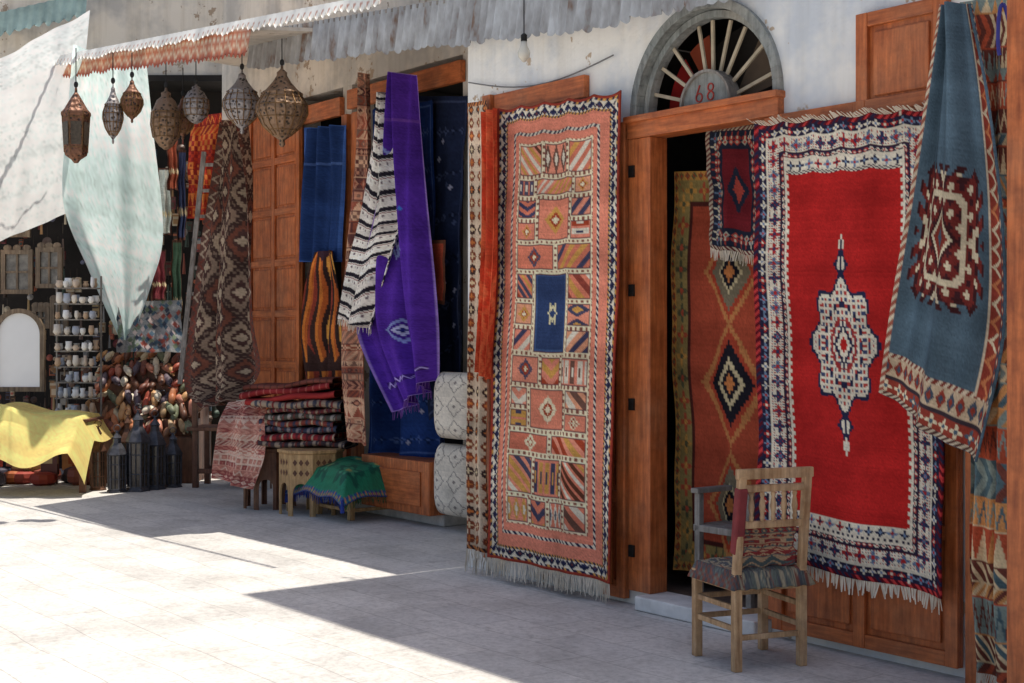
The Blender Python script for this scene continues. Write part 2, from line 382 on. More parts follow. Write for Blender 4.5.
ring(a,aC+.055,SP+.055,.024,-.017);a.sq(W(aC+.079,-.017,SP+.06),W(aC+.05,-.017,SP+.125),.007,.007,N)
ring(a,aC-.035,SP+.055,.024,-.017);ring(a,aC-.035,SP+.103,.021,-.017)
a.make('painted_number',plain('red_paint',sr(170,60,50)),fg)
a=Acc(); a.box(WF,sp(590),sp(500),.003,.05,hp(560,104),hp(560,82)); a.make('lintel_over_rug',M_woodh,bA,.005)
a=Acc(); a.box(WF,sp(497),sp(489),.003,.06,.1,hp(493,96)); a.make('door_post',M_wood,bA,.005)
s1=sp(946,.05); s0=sp(856,.05)
panel_door('wooden_shutter',W(s1,.01,hp(900,112,.05)),D,N,s0-s1,hp(900,5,.05)-hp(900,112,.05),1,[1])
s1=sp(958,.06); s0=sp(772,.06)
panel_door('open_door_leaf',W(s1,.02,.05),D,N,s0-s1,2.72,2,[1.1,1.4,1.4,1.1])
a=Acc(); 
a.box(WF,sp(1000,.12),sp(962,.12),.003,.10,0,2.9); a.make('wooden_post',M_wood,None,.006)
pp=pt(1029,400,5.6); a=Acc(); a.box((Vector((pp.x,pp.y,0)),D,N),-.07,.07,-.05,.05,0,4.1); a.make('wooden_post',M_wood,None,.006)
# ------------------------------------------------------------------ building B (set back)
OB=-1.25
bB=grp('recessed_shop_building',W(5,OB-1,2))
a=Acc()
a.box(WF,sL,sp(463,OB),OB-.25,OB,0,4.0)
a.box(WF,sp(352,OB),sp(343,OB),OB-.25,OB,0,4.0)
a.box(WF,sL,sp(222,OB),OB-.25,OB,4.001,6)
a.box(WF,sp(300,OB)+.02,sp(236,OB),OB-.25,OB,0,4.0)
a.make('wall_plaster',M_pl2,bB)
a=Acc(); a.box(WF,sL,sp(222,OB),OB-3,OB-2.9,0,4.2); a.box(WF,sL,sp(222,OB),OB-2.9,OB-.25,4.05,4.12)
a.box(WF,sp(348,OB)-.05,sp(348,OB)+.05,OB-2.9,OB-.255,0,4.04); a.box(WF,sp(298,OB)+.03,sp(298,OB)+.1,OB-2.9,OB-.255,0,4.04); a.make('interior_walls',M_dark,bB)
a=Acc(); a.box(WF,sp(466,OB),sp(352,OB),OB-2.9,OB+.0,0.002,.14); a.box(WF,sp(468,OB),sp(352,OB)-.3,OB+.003,OB+.25,0.002,.1); a.make('stone_step',plain('stepstone',sr(195,190,184)),bB,.01)
a=Acc(); a.box(WF,sp(466,OB),sp(352,OB),OB+.003,OB+.06,hp(400,98,OB),hp(400,78,OB)); a.box(WF,sp(345,OB),sp(302,OB),OB+.003,OB+.06,hp(320,122,OB),hp(320,104,OB)); a.make('door_lintels',M_woodh,bB,.005)
a=Acc(); 
for px in(303,362,352): a.box(WF,sp(px,OB)-.05,sp(px,OB)+.05,OB+.004,OB+.09,0,hp(320,123,OB))
a.make('door_posts',M_wood,bB,.005)
sa=sp(301,OB+.1); sb=sp(250,OB+.1)
panel_door('paneled_shop_door',W(sa,OB+.08,.75),D,N,sb-sa,hp(275,108,OB+.1)-.75,2,[1,1,1,1,1,1])
# bazaar at the bend of the street, facing the viewer
Yc=16.9
bC=grp('bazaar_building',(-5,Yc,2))
cf=(Vector((0,0,0)),Vector((1,0,0)),Vector((0,-1,0)))
xb=wp(222,336,OB).x
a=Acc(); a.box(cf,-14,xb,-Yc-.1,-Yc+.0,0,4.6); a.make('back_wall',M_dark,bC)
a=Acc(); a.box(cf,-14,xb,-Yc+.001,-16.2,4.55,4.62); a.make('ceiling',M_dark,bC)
a=Acc(); a.box(cf,-14,xb,-16.5,-16.25,4.63,5.8); a.make('upper_facade',M_pl2,bC)
# ------------------------------------------------------------------ awnings
def valance(name,pA,pB,h,mat,rib=.035,parent=None,step=.01,amp=.012,tooth=.04,colf=None,jagv=.02,lean=.05):
    A3=V3(pA);B3=V3(pB);L=np.linalg.norm((B3-A3)[:2]); nx=int(L/step); ny=8
    U,Vv=np.meshgrid(np.linspace(0,1,nx),np.linspace(0,1,ny))
    P=A3*(1-U)[...,None]+B3*U[...,None]; t=U*L
    saw=tooth*(np.abs(((t/(rib*2))%1)-.5)*2)
    r=np.random.default_rng(5); jag=np.interp(t,np.linspace(0,L,40),r.uniform(-jagv,jagv,40))
    P[...,2]=P[...,2]-Vv*h+saw*(Vv==1)+jag*Vv
    nn=np.cross((B3-A3)/np.linalg.norm(B3-A3),[0,0,1]); nn/=np.linalg.norm(nn)
    if nn[1]>0: nn=-nn
    P=P+(amp*np.sin(t/rib*np.pi))[...,None]*nn+ (lean*Vv)[...,None]*nn
    col=np.ones(P.shape)*.4
    if colf: col=colf(t,Vv,col)
    return grid_mesh(name,P,col,mat,parent)
cg=grp('corrugated_tin_awning',wp(420,40,-.1))
e0=wp(252,32,-.3); e1=wp(452,-2,-.3); e1b=wp(448,0,.06); e2=wp(600,-25,.15); e3=wp(735,-66,.2)
valance('front_sheet',e0,e1,.36,M_tin,.045,cg,.008,.018,.035)
valance('front_sheet_right',e1b,e2,.34,M_tin,.045,cg,.008,.018,.035)
valance('front_sheet_end',e2+N*.03+UP*.02,e3,.36,M_tin,.045,cg,.008,.018,.02)
a=Acc()
def slab(a,q,t=.03):
    a.add(list(q)+[x-UP*t for x in q],[(0,1,2,3),(7,6,5,4),(0,1,5,4),(1,2,6,5),(2,3,7,6),(3,0,4,7)])
slab(a,[e0,e1,e1-N*.9+UP*.1,e0-N*.9+UP*.1]); slab(a,[e1+UP*.04,W(sL+.01,-.3,e1.z+.03),W(sL+.01,-1.2,e1.z+.13),e1-N*.9+UP*.14])
a.make('roof_sheet',M_woodgrey,cg)
a=Acc()
for i in range(6):
    f=i/5; p=e0.lerp(e1,f)-UP*.08; a.sq(p-N*.03,p-N*.9,.05,.06,UP)
a.make('rafters',M_wooddk,cg)
og=grp('carved_wooden_awning',wp(160,50,.3))
def ocol(t,V,c):
    c=c.copy(); c[:]=sr(214,130,92)
    z=np.abs(V-(.45+.3*np.abs(((t/.16)%1)-.5)*2))<.08
    c[z]=sr(240,208,172); c[V<.12]=sr(236,228,216); c[(V>.8)]=sr(188,96,64)
    d=(np.abs(((t/.08)%1)-.5)*2+np.abs(V-.25)*8)<.8; c[d]=sr(240,220,190)
    r=np.random.default_rng(2); c*=np.interp(t,np.linspace(0,t.max(),60),r.uniform(.7,1.1,60))[...,None]
    return c
o0=wp(62,56,.3); o1=wp(252,26,.3)
valance('carved_board',o0,o1,.26,M_glaze,.04,og,.01,.003,.05,ocol)
def wcol(t,V,c):
    c=c.copy(); c[:]=sr(240,238,232); k=(np.abs(((t/.09)%1)-.5)*2>V*1.2); c[k&(V>.3)]=sr(200,150,130)
    r=np.random.default_rng(3); c*=np.interp(t,np.linspace(0,t.max(),80),r.uniform(.72,1.05,80))[...,None]; return c
valance('scalloped_trim',wp(26,62,.45),wp(385,-8,.2),.12,M_glaze,.045,og,.01,.004,.06,wcol,.025)
a=Acc(); o1b=wp(252,26,.3); pm=o0.lerp(o1,.42)
q=[pm,o1b,o1b-N*1.4+UP*.15,pm+Vector((1.0,2.0,.15))]
slab(a,q); a.make('roof_boards',M_pl2,og)
vg=grp('green_tin_awning',pt(40,30,16.2))
M_gt=plain('green_tin',sr(150,172,166),.3,4,.6)
valance('front_sheet',pt(-60,26,16.2),pt(88,-8,15.9),.3,M_gt,.06,vg,.012,.012,.06)
# ------------------------------------------------------------------ RUGS
navy=(38,40,66);cream=(214,203,182);red=(174,36,34);burg=(92,22,32);lblue=(110,130,155);rust=(160,66,42);salm=(214,130,106);must=(196,146,76);brn=(96,58,42)
TL,TR,BL,BR=wp(757,124,.14),wp(936,106,.14),wp(762,556,.17),wp(946,597,.17)
w=(TR-TL).length;h=(TL-BL).length
c=C(w,h,red,.0065)
c.band(0,.025,burg,'diag',.04,[navy,(190,60,60)])
c.band(.025,.07,(40,36,58),'flw',.05,[cream,(170,50,45),lblue],3)
c.band(.07,.078,cream)
c.band(.078,.155,cream,'flw',.077,[(45,50,80),(165,45,45),(95,115,140),(45,50,80)],1)
X,Y=c.X,c.Y
d=np.minimum(np.minimum(X,w-X),np.minimum(Y,h-Y)); fl=np.sin(X*2*np.pi/.031)*np.sin(Y*2*np.pi/.027)
c.p((d>.08)&(d<.153)&(fl>.66),(165,45,45)); c.p((d>.08)&(d<.153)&(fl<-.7),(60,66,96))
c.band(.155,.162,(60,30,44))
c.band(.162,.188,(44,40,60),'dia',.035,[cream,(170,60,55)],2)
c.band(.188,.198,cream)
for y0 in (.198,h-.268):
    c.row(y0,y0+.055,.2,w-.2,cream,'flw',.06,[navy,(165,45,45),lblue],7); c.row(y0+.055,y0+.07,.2,w-.2,(44,40,60),'chk',.03,[cream])
c.p((np.abs(X-.205)<.008)&((np.floor(Y/.02)%2)==0),cream);c.p((np.abs(X-(w-.205))<.008)&((np.floor(Y/.02)%2)==0),cream)
cx=w/2;cy=h*.5
k=.011; qx=np.round((X-cx)/k)*k; qy=np.round((Y-cy)/k)*k
for sg in(-1,1):
    c.p((np.abs(qx)/.05+np.abs(qy-sg*.40)/.08)<1,navy);c.p((np.abs(qx)/.032+np.abs(qy-sg*.40)/.055)<1,cream)
    c.p((np.abs(qx)<.008)&(np.abs(qy)<.52),navy)
    c.p((np.abs(qx)/.022+np.abs(qy-sg*.50)/.04)<1,cream)
r=np.hypot(qx/.20,qy/.32);th=np.arctan2(qy/.32,qx/.20); lob=1+.11*np.cos(8*th)
c.p(r<lob,navy);c.p(r<lob*.93,cream)
pat=np.cos(qx*2*np.pi/.055)*np.cos(qy*2*np.pi/.065)
c.p((r<lob*.86)&(pat>.4),(60,70,100));c.p((r<lob*.86)&(pat<-.5),(170,60,55))
c.p((np.abs(r-.62)<.04)&(np.cos(16*th)>-.3),navy)
c.p((np.abs(r-.38)<.03),(150,50,50)); 
c.p((np.abs(qx)/.07+np.abs(qy)/.11)<1,navy);c.p((np.abs(qx)/.05+np.abs(qy)/.08)<1,cream);c.p((np.abs(qx)/.025+np.abs(qy)/.04)<1,red)
ob,P=hang('red_medallion_rug',c,TL,TR,BL,BR,.014,1.6,3,sag=.018,nh=6,solid=.012,curl=.02)
fringe(ob,P[-1],.075,n=95,seed=2,w=.012); fringe(ob,P[0]+np.array(V3(N*.012)),.06,n=80,seed=3,w=.012,down=(UP*.3+N*.5-UP*.1).normalized(),name='top_fringe')
# salmon kilim : patchwork of framed panels with a blue central panel
TL,TR,BL,BR=wp(500,108,.13),wp(622,90,.13),wp(487,556,.20),wp(612,583,.17)
w=(TR-TL).length;h=(TL-BL).length
c=C(w,h,salm,.0072)
c.band(0,.018,(150,60,45)); c.band(.018,.032,navy,'diag',.05,[cream,must])
c.band(.032,.085,cream,'dia',.075,[navy,(60,60,90),(90,50,50)],4)
c.band(.032,.085,None,'zig',.075,[navy],4)
c.band(.085,.098,navy,'diag',.03,[must])
c.band(.18,.20,navy,'diag',.04,[cream]);
x0=.235;x1=w-.235;y0=.25;y1=h-.25
c.rect(x0,y0,x1,y1,(210,122,96))
R=random.Random(41)
hsr=[.26,.16,.34,.22,.62,.24,.34,.18,.32,.22]; tot=sum(hsr)
WW=x1-x0; y=y0
base_c=[(216,132,108),(212,124,98),(214,148,114),(218,138,112),(196,112,88)]
pals_=[[(60,60,84),cream,rust],[must,brn,cream],[cream,(90,94,106)],[(140,66,54),cream,must],[(66,66,88),must],[(110,78,66),cream],[(76,74,92),rust,must,cream]]
def frame(xa,xb_,ya,yb):
    m=(c.X>=xa)&(c.X<xb_)&(c.Y>=ya)&(c.Y<yb); dd=np.minimum(np.minimum(c.X-xa,xb_-c.X),np.minimum(c.Y-ya,yb-c.Y))
    c.p(m&(dd<.015),(224,208,174)); tt=np.where(np.minimum(c.X-xa,xb_-c.X)<np.minimum(c.Y-ya,yb-c.Y),c.Y,c.X)
    c.p(m&(dd<.009)&(((tt/.04)%1)<.4),(130,80,66)); c.p(m&(dd>=.015)&(dd<.022),(110,72,72))
layouts=[[0,.34,.66,1],[0,.24,.76,1],[0,.28,.72,1],[0,.5,1],[0,.25,.70,1],[0,.36,.64,1],[0,.22,.72,1],[0,.5,1],[0,.3,.68,1],[0,.25,.5,.75,1]]
kinds_=[['diag','gaid'],['blk',None,'dia'],['gaid','diag','chev'],[None,'dia','blk']]
for ri,hr in enumerate(hsr):
    bh=hr*(y1-y0)/tot; xx=[x0+WW*f for f in layouts[ri]]
    for i in range(len(xx)-1):
        xa,xb_=xx[i],xx[i+1]; ys=[y,y+bh]
        if ri in(2,4,6) and i!=1: ys=[y,y+bh*.36,y+bh*.68,y+bh] if ri==4 else [y,y+bh*.5,y+bh]
        for j in range(len(ys)-1):
            ya,yb=ys[j],ys[j+1]
            bs_=R.choice(base_c); kd=R.choice(kinds_[(i+ri+j)%4]); pc=R.choice(pals_); pr=R.choice([.055,.075,.1])
            if (i+ri)%2: c.row(ya,yb,xa,xb_,bs_,kd,pr,pc,ri*5+i+j)
            else: c.colm(xa,xb_,ya,yb,bs_,kd,pr,pc,ri*5+i+j)
            if kd is None or (ri in(2,6) and i==1):
                if ri in(2,6): c.rect(xa,ya,xb_,yb,(214,130,104))
                mx,my=(xa+xb_)/2,(ya+yb)/2; qq=min(xb_-xa,yb-ya)*.33
                c.dia(mx,my,qq,qq,R.choice([(80,78,96),(224,208,174),must])); c.dia(mx,my,qq*.6,qq*.6,rust); c.dia(mx,my,qq*.3,qq*.3,(224,208,174))
            frame(xa,xb_,ya,yb)
    if ri==4: yc=y;bhc=bh
    y+=bh
xa,xb_=x0+WW*.25,x0+WW*.70
c.rect(xa,yc,xb_,yc+bhc,(224,208,174)); c.rect(xa+.012,yc+.012,xb_-.012,yc+bhc-.012,(90,56,60)); c.rect(xa+.02,yc+.02,xb_-.02,yc+bhc-.02,(60,84,124)); c.rect(xa+.032,yc+.032,xb_-.032,yc+bhc-.032,(46,62,98))
mx=(xa+xb_)/2; my=yc+bhc*.5
for sx in(-1,1): c.p((np.abs(c.X-mx-sx*.022)<.006)&(np.abs(c.Y-my)<.07),(200,190,150))
c.dia(mx,my,.045,.05,(200,190,150));c.dia(mx,my,.026,.03,(46,62,98))
ob,P=hang('salmon_patchwork_kilim_rug',c,TL,TR,BL,BR,.016,2.2,5,sag=.02,nh=5,solid=.01,curl=.02)
fringe(ob,P[-1],.12,n=200,seed=2)
c=C(.45,3,(208,186,160),.008); 
for i in range(34):
    y=.05+i*.09
    for x in(.1,.25,.4): c.dia(x,y,.06,.042,(130,70,50) if i%3 else (70,52,50)); c.dia(x,y,.03,.02,(220,195,155) if i%2 else (200,120,66))
c.band(0,.03,(70,50,50),'diag',.05,[(200,130,80)])
ob,P=hang('cream_brown_runner_rug',c,wp(468,103,.14),wp(488,100,.1),wp(466,548,.2),wp(487,553,.12),.012,2,6); fringe(ob,P[-1],.15,n=50)
c=C(.4,1.8,(206,86,54)); c.tribal([(206,86,54),(196,72,46),(214,104,66)],4,hmin=.2,hmax=.5,kinds=('chev',))
drape('orange_red_cloth',c,[wp(483,112,.19),wp(483,250,.22),wp(479,372,.24)],[wp(498,108,.19),wp(498,250,.24),wp(488,380,.24)],.03,1.8,7)
# rugs inside the doorway
c=C(1.1,2.2,(168,76,54),.009); c.band(0,.05,must,'dia',.06,[(160,70,50),(100,100,70)]);c.band(.05,.17,(150,130,80),'flw',.12,[(180,84,60),(90,90,66),must]);c.band(.17,.19,(80,40,36))
for cy,rx,ry in((.55,.3,.3),(1.15,.33,.34),(1.8,.3,.3)):
    for f,cc in((1,(186,124,76)),(.85,(170,70,50)),(.7,(34,32,40) if cy==1.15 else (120,110,90)),(.42,(195,180,142)),(.3,(34,32,40)),(.15,(190,120,70))): c.dia(.62,cy,rx*f,ry*f,cc,.022)
hang('orange_diamond_rug',c,wp(674,172,-.3),wp(780,168,-.5),wp(674,570,-.28),wp(780,590,-.45),.02,1.5,8)
c=C(.6,.95,(30,32,46),.007); c.band(0,.03,(90,40,40),'diag',.04,[(160,150,130)]);c.band(.03,.15,(30,34,48),'flw',.06,[(170,160,140),(130,50,45),(80,95,115)]);c.band(.09,.15,None,'dia',.06,[(150,60,50),(150,145,130)]);c.rect(.17,.17,.43,.78,(96,26,32)); c.dia(.3,.48,.1,.18,(30,34,48));c.dia(.3,.48,.05,.1,(150,60,50))
ob,P=hang('small_navy_rug',c,wp(707,128,-.16),wp(766,124,-.16),wp(709,248,-.15),wp(768,258,-.15),.012,2,9); fringe(ob,P[-1],.06,n=50)
c=C(.5,2.6,(80,66,62)); c.tribal([(70,60,62),(110,74,60),(140,110,76)],5)
hang('dark_wall_rug',c,wp(655,150,-1.4),wp(690,150,-1.4),wp(655,540,-1.4),wp(690,550,-1.4),.03,2,10)
pal=[(180,84,58),(215,190,150),(80,100,106),(200,140,86),(110,62,52),(130,142,134)]
c=C(.62,3.2,(160,90,60),.008); c.tribal(pal,21,hmin=.05,hmax=.2,kinds=('diag','chev','zig','tri','gaid'))
ob,P=hang('zigzag_striped_rug',c,wp(960,2,.2),wp(1012,-6,.24),wp(974,668,.2),wp(1014,684,.24),.03,2,12); fringe(ob,P[-1],.1,n=60)
# blue rug with rust medallion, hung from its corner
c=C(1.1,2.3,(78,96,108),.008)
c.c*= (1+.16*np.sin(c.X*22+2*np.sin(c.Y*3)))[...,None]
c.row(1.98,2.30,0,1.1,(190,168,140),'zig',.09,[(140,62,50)],2); c.row(1.98,2.01,0,1.1,(120,55,46),'diag',.05,[(200,185,160)],3); c.row(2.01,2.12,0,1.1,(190,168,140),'dia',.08,[(140,60,48),(70,80,94)],3); c.row(2.12,2.145,0,1.1,(60,50,56),None,.1,[]); c.row(2.145,2.25,0,1.1,(140,60,48),'flw',.1,[(205,190,160),(74,90,104)],1); c.row(2.25,2.30,0,1.1,(200,185,160),'diag',.05,[(90,60,56)],1)
c.colm(0,.04,0,2.3,(150,84,68),'diag',.06,[(200,185,160)]); 
c.colm(.9,.92,0,2.0,(200,185,160),None,.1,[]); c.colm(.92,1.04,.0,2.0,(140,62,50),'zig',.09,[(205,190,160),(190,120,80)]); c.colm(1.04,1.1,0,2.0,(60,70,82),'dia',.06,[(200,185,160),(150,66,48)])
cx,cy=.47,1.30; qx=np.round((c.X-cx)/.016)*.016;qy=np.round((c.Y-cy)/.016)*.016
hk=.05*(np.floor(np.abs(np.abs(qx)-np.abs(qy))/.06)%2)
m0=(np.abs(qx)<.40-hk)&(np.abs(qy)<.36-hk)&((np.abs(qx)+np.abs(qy))<.66+hk)
m=(np.abs(qx)<.37-hk)&(np.abs(qy)<.33-hk)&((np.abs(qx)+np.abs(qy))<.61+hk)
c.p(m0,(64,32,34)); c.p(m,(112,44,40))
hk2=(np.cos(qx*2*np.pi/.13)*np.cos(qy*2*np.pi/.13))
c.p(m&(hk2>.55),(205,190,160)); c.p(m&(hk2<-.6),(64,34,38))
c.p(m&(np.abs(np.abs(qx)-.22)<.018)&(np.abs(qy)<.2),(205,190,160)); c.p(m&(np.abs(np.abs(qy)-.22)<.018)&(np.abs(qx)<.2),(205,190,160))
c.p(m&(np.abs(np.abs(qx)-.30)<.014)&(np.abs(qy)<.08),(205,190,160)); c.p(m&(np.abs(np.abs(qy)-.30)<.014)&(np.abs(qx)<.08),(205,190,160))
c.dia(cx,cy,.18,.18,(64,32,34),.016);c.dia(cx,cy,.15,.15,(205,190,160),.016);c.dia(cx,cy,.12,.12,(130,54,44),.016);c.dia(cx,cy,.05,.05,(74,94,108),.016)
L=[wp(946,6,.32),wp(932,90,.34),wp(914,200,.36),wp(897,305,.36),wp(886,392,.34)]
Rr=[wp(970,4,.3),wp(990,95,.32),wp(1006,220,.34),wp(1006,340,.34),wp(977,462,.34)]
drape('blue_medallion_rug',c,L,Rr,.035,1.7,4,bulge=.05,solid=.012)
# ---- shop 2 hangings
def blu(seed,b=(28,48,105),s=(60,80,140),w=.8,h=2):
    c=C(w,h,b,.012); R=random.Random(seed)
    c.band(.03,.045,s); 
    for i in range(60):
        x=R.uniform(.08,w-.08);y=R.uniform(.1,h-.1); c.dia(x,y,.015,.02,R.choice([s,(150,150,170),b]))
    for yy in np.arange(.2,h,.28): c.row(yy,yy+.06,.06,w-.06,None,R.choice(['dia','zig','flw']),.08,[s,tuple(int(q*.7) for q in b)])
    return c
c=blu(1,(28,36,60),(60,70,100)); hang('dark_blue_wool_rug',c,wp(412,96,OB),wp(468,96,OB+.1),wp(412,460,OB),wp(468,372,OB+.1),.05,2,1)
c=blu(2,(28,52,106),(70,92,144),1,2.6); c.dia(.5,1.8,.1,.12,(160,170,190));c.dia(.5,1.8,.06,.08,(26,54,118)); hang('royal_blue_rug',c,wp(372,110,OB+.12),wp(432,100,OB+.12),wp(368,458,OB+.18),wp(446,458,OB+.18),.05,2,2)
c=C(.4,.55,(170,72,50)); c.band(0,.03,brn); hang('orange_cushion_cover',c,wp(419,240,OB+.24),wp(446,240,OB+.24),wp(419,306,OB+.24),wp(446,304,OB+.24),.01,1,3)
c=C(1.0,3.0,(82,44,148),.009); c.band(0,.012,(150,120,190)); 
for i,(x,y) in enumerate([(.5,1.5),(.62,1.56),(.55,2.35),(.35,.9)]):
    for f,cc in((1,(140,150,205)),(.75,(72,38,136)),(.5,(190,190,220)),(.25,(40,40,110))): c.dia(x,y,.13*f,.13*f,cc,.018)
c.row(1.25,1.29,.2,.8,None,'dia',.05,[(60,110,190)]);c.row(2.75,2.8,.05,.95,(60,32,104),'zig',.07,[(170,150,210)]); c.row(.5,.53,0,1,(110,66,160),None,.1,[])
L=[wp(392,72,-.85),wp(388,130,-.8),wp(382,200,-.78),wp(368,280,-.75),wp(366,335,-.75),wp(400,412,-.75)]
Rr=[wp(408,74,-.85),wp(410,130,-.85),wp(415,200,-.82),wp(424,280,-.8),wp(430,335,-.8),wp(432,380,-.8)]
ob,P=drape('purple_wool_rug',c,L,Rr,.09,2.3,9); fringe(ob,P[-1],.07,plain('purple_tassels',sr(120,74,160)),60)
c=C(.8,2.4,(222,214,204),.009); t=c.Y+.35*np.abs(c.X-.4); 
c.p((t/.15)%1<.28,(40,36,44)); c.p(((t/.15)%1>.34)&((t/.15)%1<.40),(130,70,70)); 
m=(t/.15)%1>.5; c.p(m&(((c.X/.05)%1)<.2)&(((t/.15)%1)<.65),(110,95,100))
L=[wp(384,92,-.8),wp(378,140,-.78),wp(365,215,-.75),wp(352,270,-.72),wp(344,318,-.7)]
Rr=[wp(392,96,-.8),wp(392,150,-.75),wp(399,215,-.73),wp(391,255,-.7),wp(370,330,-.7)]
ob,P=drape('striped_white_blanket',c,L,Rr,.05,1.9,2,bulge=.05,solid=.01); fringe(ob,P[-1],.06,n=40)
c=C(.55,3.3,(120,66,52),.009); c.tribal([(150,84,66),(185,130,105),(100,62,58),(205,165,135),(130,98,84)],33,hmin=.05,hmax=.12)
L=[wp(357,72,-.85),wp(352,160,-.8),wp(342,260,-.78),wp(339,360,-.75),wp(347,440,-.75)]
Rr=[wp(368,74,-.85),wp(371,160,-.82),wp(368,260,-.8),wp(367,360,-.78),wp(369,446,-.78)]
drape('brown_tribal_rug',c,L,Rr,.03,1.5,6)
def cushion(name,ctr,ax,nn,w,h,th,cv,mat=None,parent=None):
    cv.jitter(.04,1)
    U=cv.X/cv.w*2-1;V=cv.Y/cv.h*2-1
    b=((1-U**4)*(1-V**4)).clip(0)**.5
    sq=1-.06*(1-b)
    base=V3(ctr)+(U*w/2*sq)[...,None]*V3(ax)+((-V)*h/2*sq)[...,None]*V3(UP)
    g=grp(name,ctr) if parent is None else parent
    grid_mesh('front',base+(b*th/2)[...,None]*V3(nn),cv.c,mat or M_rug,g); grid_mesh('back',base-(b*th/2)[...,None]*V3(nn),cv.c,mat or M_rug,g); return g
for zc_,hh_ in((.42,.62),(1.03,.58)):
    c=C(.45,.6,(215,206,192),.009)
    for y in np.arange(.1,.6,.2):
        for x in(.12,.33):
            c.dia(x,y,.09,.09,(130,122,118)); c.dia(x,y,.075,.075,(215,206,192)); c.dia(x,y,.02,.02,(130,122,118))
    p=wp(459,433,OB+.3); p.z=zc_; cushion('white_berber_cushion',p,-D,N,.52,hh_,.28,c)
bg=grp('wooden_display_bench',wp(402,480,OB+.15))
a=Acc(); sa,sb=sp(434,OB+.35),sp(366,OB+.35); a.box(WF,sa,sb,OB+.1,OB+.4,.102,hp(402,458,OB+.35)); a.make('box',M_wood,bg,.008)
a=Acc(); a.box(WF,sa+.12,sb-.12,OB+.4015,OB+.415,.17,.46); a.make('front_panel',M_woodh,bg,.008)
c=C(.7,1.6,(34,56,102)); c.band(0,.02,(60,90,150)); c.row(.5,.53,0,.7,(70,96,150),None,.1,[])
drape('blue_djellaba',c,[wp(309,128,OB+.15),wp(305,190,OB+.15),wp(303,262,OB+.15)],[wp(343,125,OB+.15),wp(345,190,OB+.15),wp(340,262,OB+.15)],.06,2.5,3)
c=C(.8,1.6,(206,120,30),.01); 
cols=[(60,42,38),(200,116,52),(170,88,44),(50,36,34),(215,154,74),(186,98,48),(140,60,46)]
k=np.floor((c.X+.03*np.sin(c.Y*8))/.045).astype(int)
for i in range(7): c.p((k%7)==i,cols[i])
c.p((np.abs(c.X-.4)+c.Y*.8<.16),(60,40,50)); c.p((c.Y>1.2+.1*np.sin(c.X*20))&(c.Y<1.4),(64,44,40))
drape('striped_poncho',c,[wp(315,252,OB+.25),wp(304,290,OB+.25),wp(299,340,OB+.25),wp(303,386,OB+.25)],[wp(334,250,OB+.25),wp(341,290,OB+.25),wp(342,340,OB+.25),wp(342,384,OB+.25)],.04,2,5)
# beige and brown rug with bold lattice
c=C(1.3,3.4,(128,108,94),.011)
for j in range(15):
    for i in range(-1,5):
        X_=.16+i*.33+(.165 if j%2 else 0); Y_=.1+j*.235
        c.dia(X_,Y_,.16,.225,(74,56,52),.02); c.dia(X_,Y_,.13,.185,[(150,128,110),(122,76,62),(168,146,124)][(i+j)%3],.02); c.dia(X_,Y_,.08,.11,(84,60,56),.02); c.dia(X_,Y_,.045,.06,(186,166,142),.02)
c.band(0,.1,(104,74,66),'zig',.09,[(180,160,138),(130,70,58)])
L=[pt(224,122,14.2),pt(217,180,14.1),pt(206,250,14.0),pt(195,330,13.9),pt(190,385,13.9),pt(205,408,13.8)]
Rr=[pt(240,120,14.2),pt(247,180,14.1),pt(248,250,14.0),pt(250,320,13.9),pt(257,370,13.9),pt(240,398,13.8)]
drape('beige_brown_lattice_rug',c,L,Rr,.09,1.7,11)
lg=grp('ladder',pt(198,260,14.6)); a=Acc()
a.sq(pt(204,152,14.9),pt(180,384,14.4),.05,.03,Vector((1,0,0))); a.sq(pt(221,152,14.9),pt(202,384,14.4),.05,.03,Vector((1,0,0)))
for i in range(9):
    f=(i+.5)/9; y=152+232*f; a.sq(pt(204-24*f,y,14.9-.5*f),pt(221-19*f,y,14.9-.5*f),.035,.03,UP)
a.make('rails_and_rungs',M_woodgrey,lg,.003)
c=C(.6,1.2,(196,70,48)); c.tribal([(190,66,46),(215,126,66),(150,50,46)],3,hmin=.1,hmax=.2); hang('red_orange_rug',c,pt(190,118,15.6),pt(224,112,15.6),pt(188,218,15.5),pt(222,222,15.5),.03,2,1,nrm=Vector((0,-1,0)))
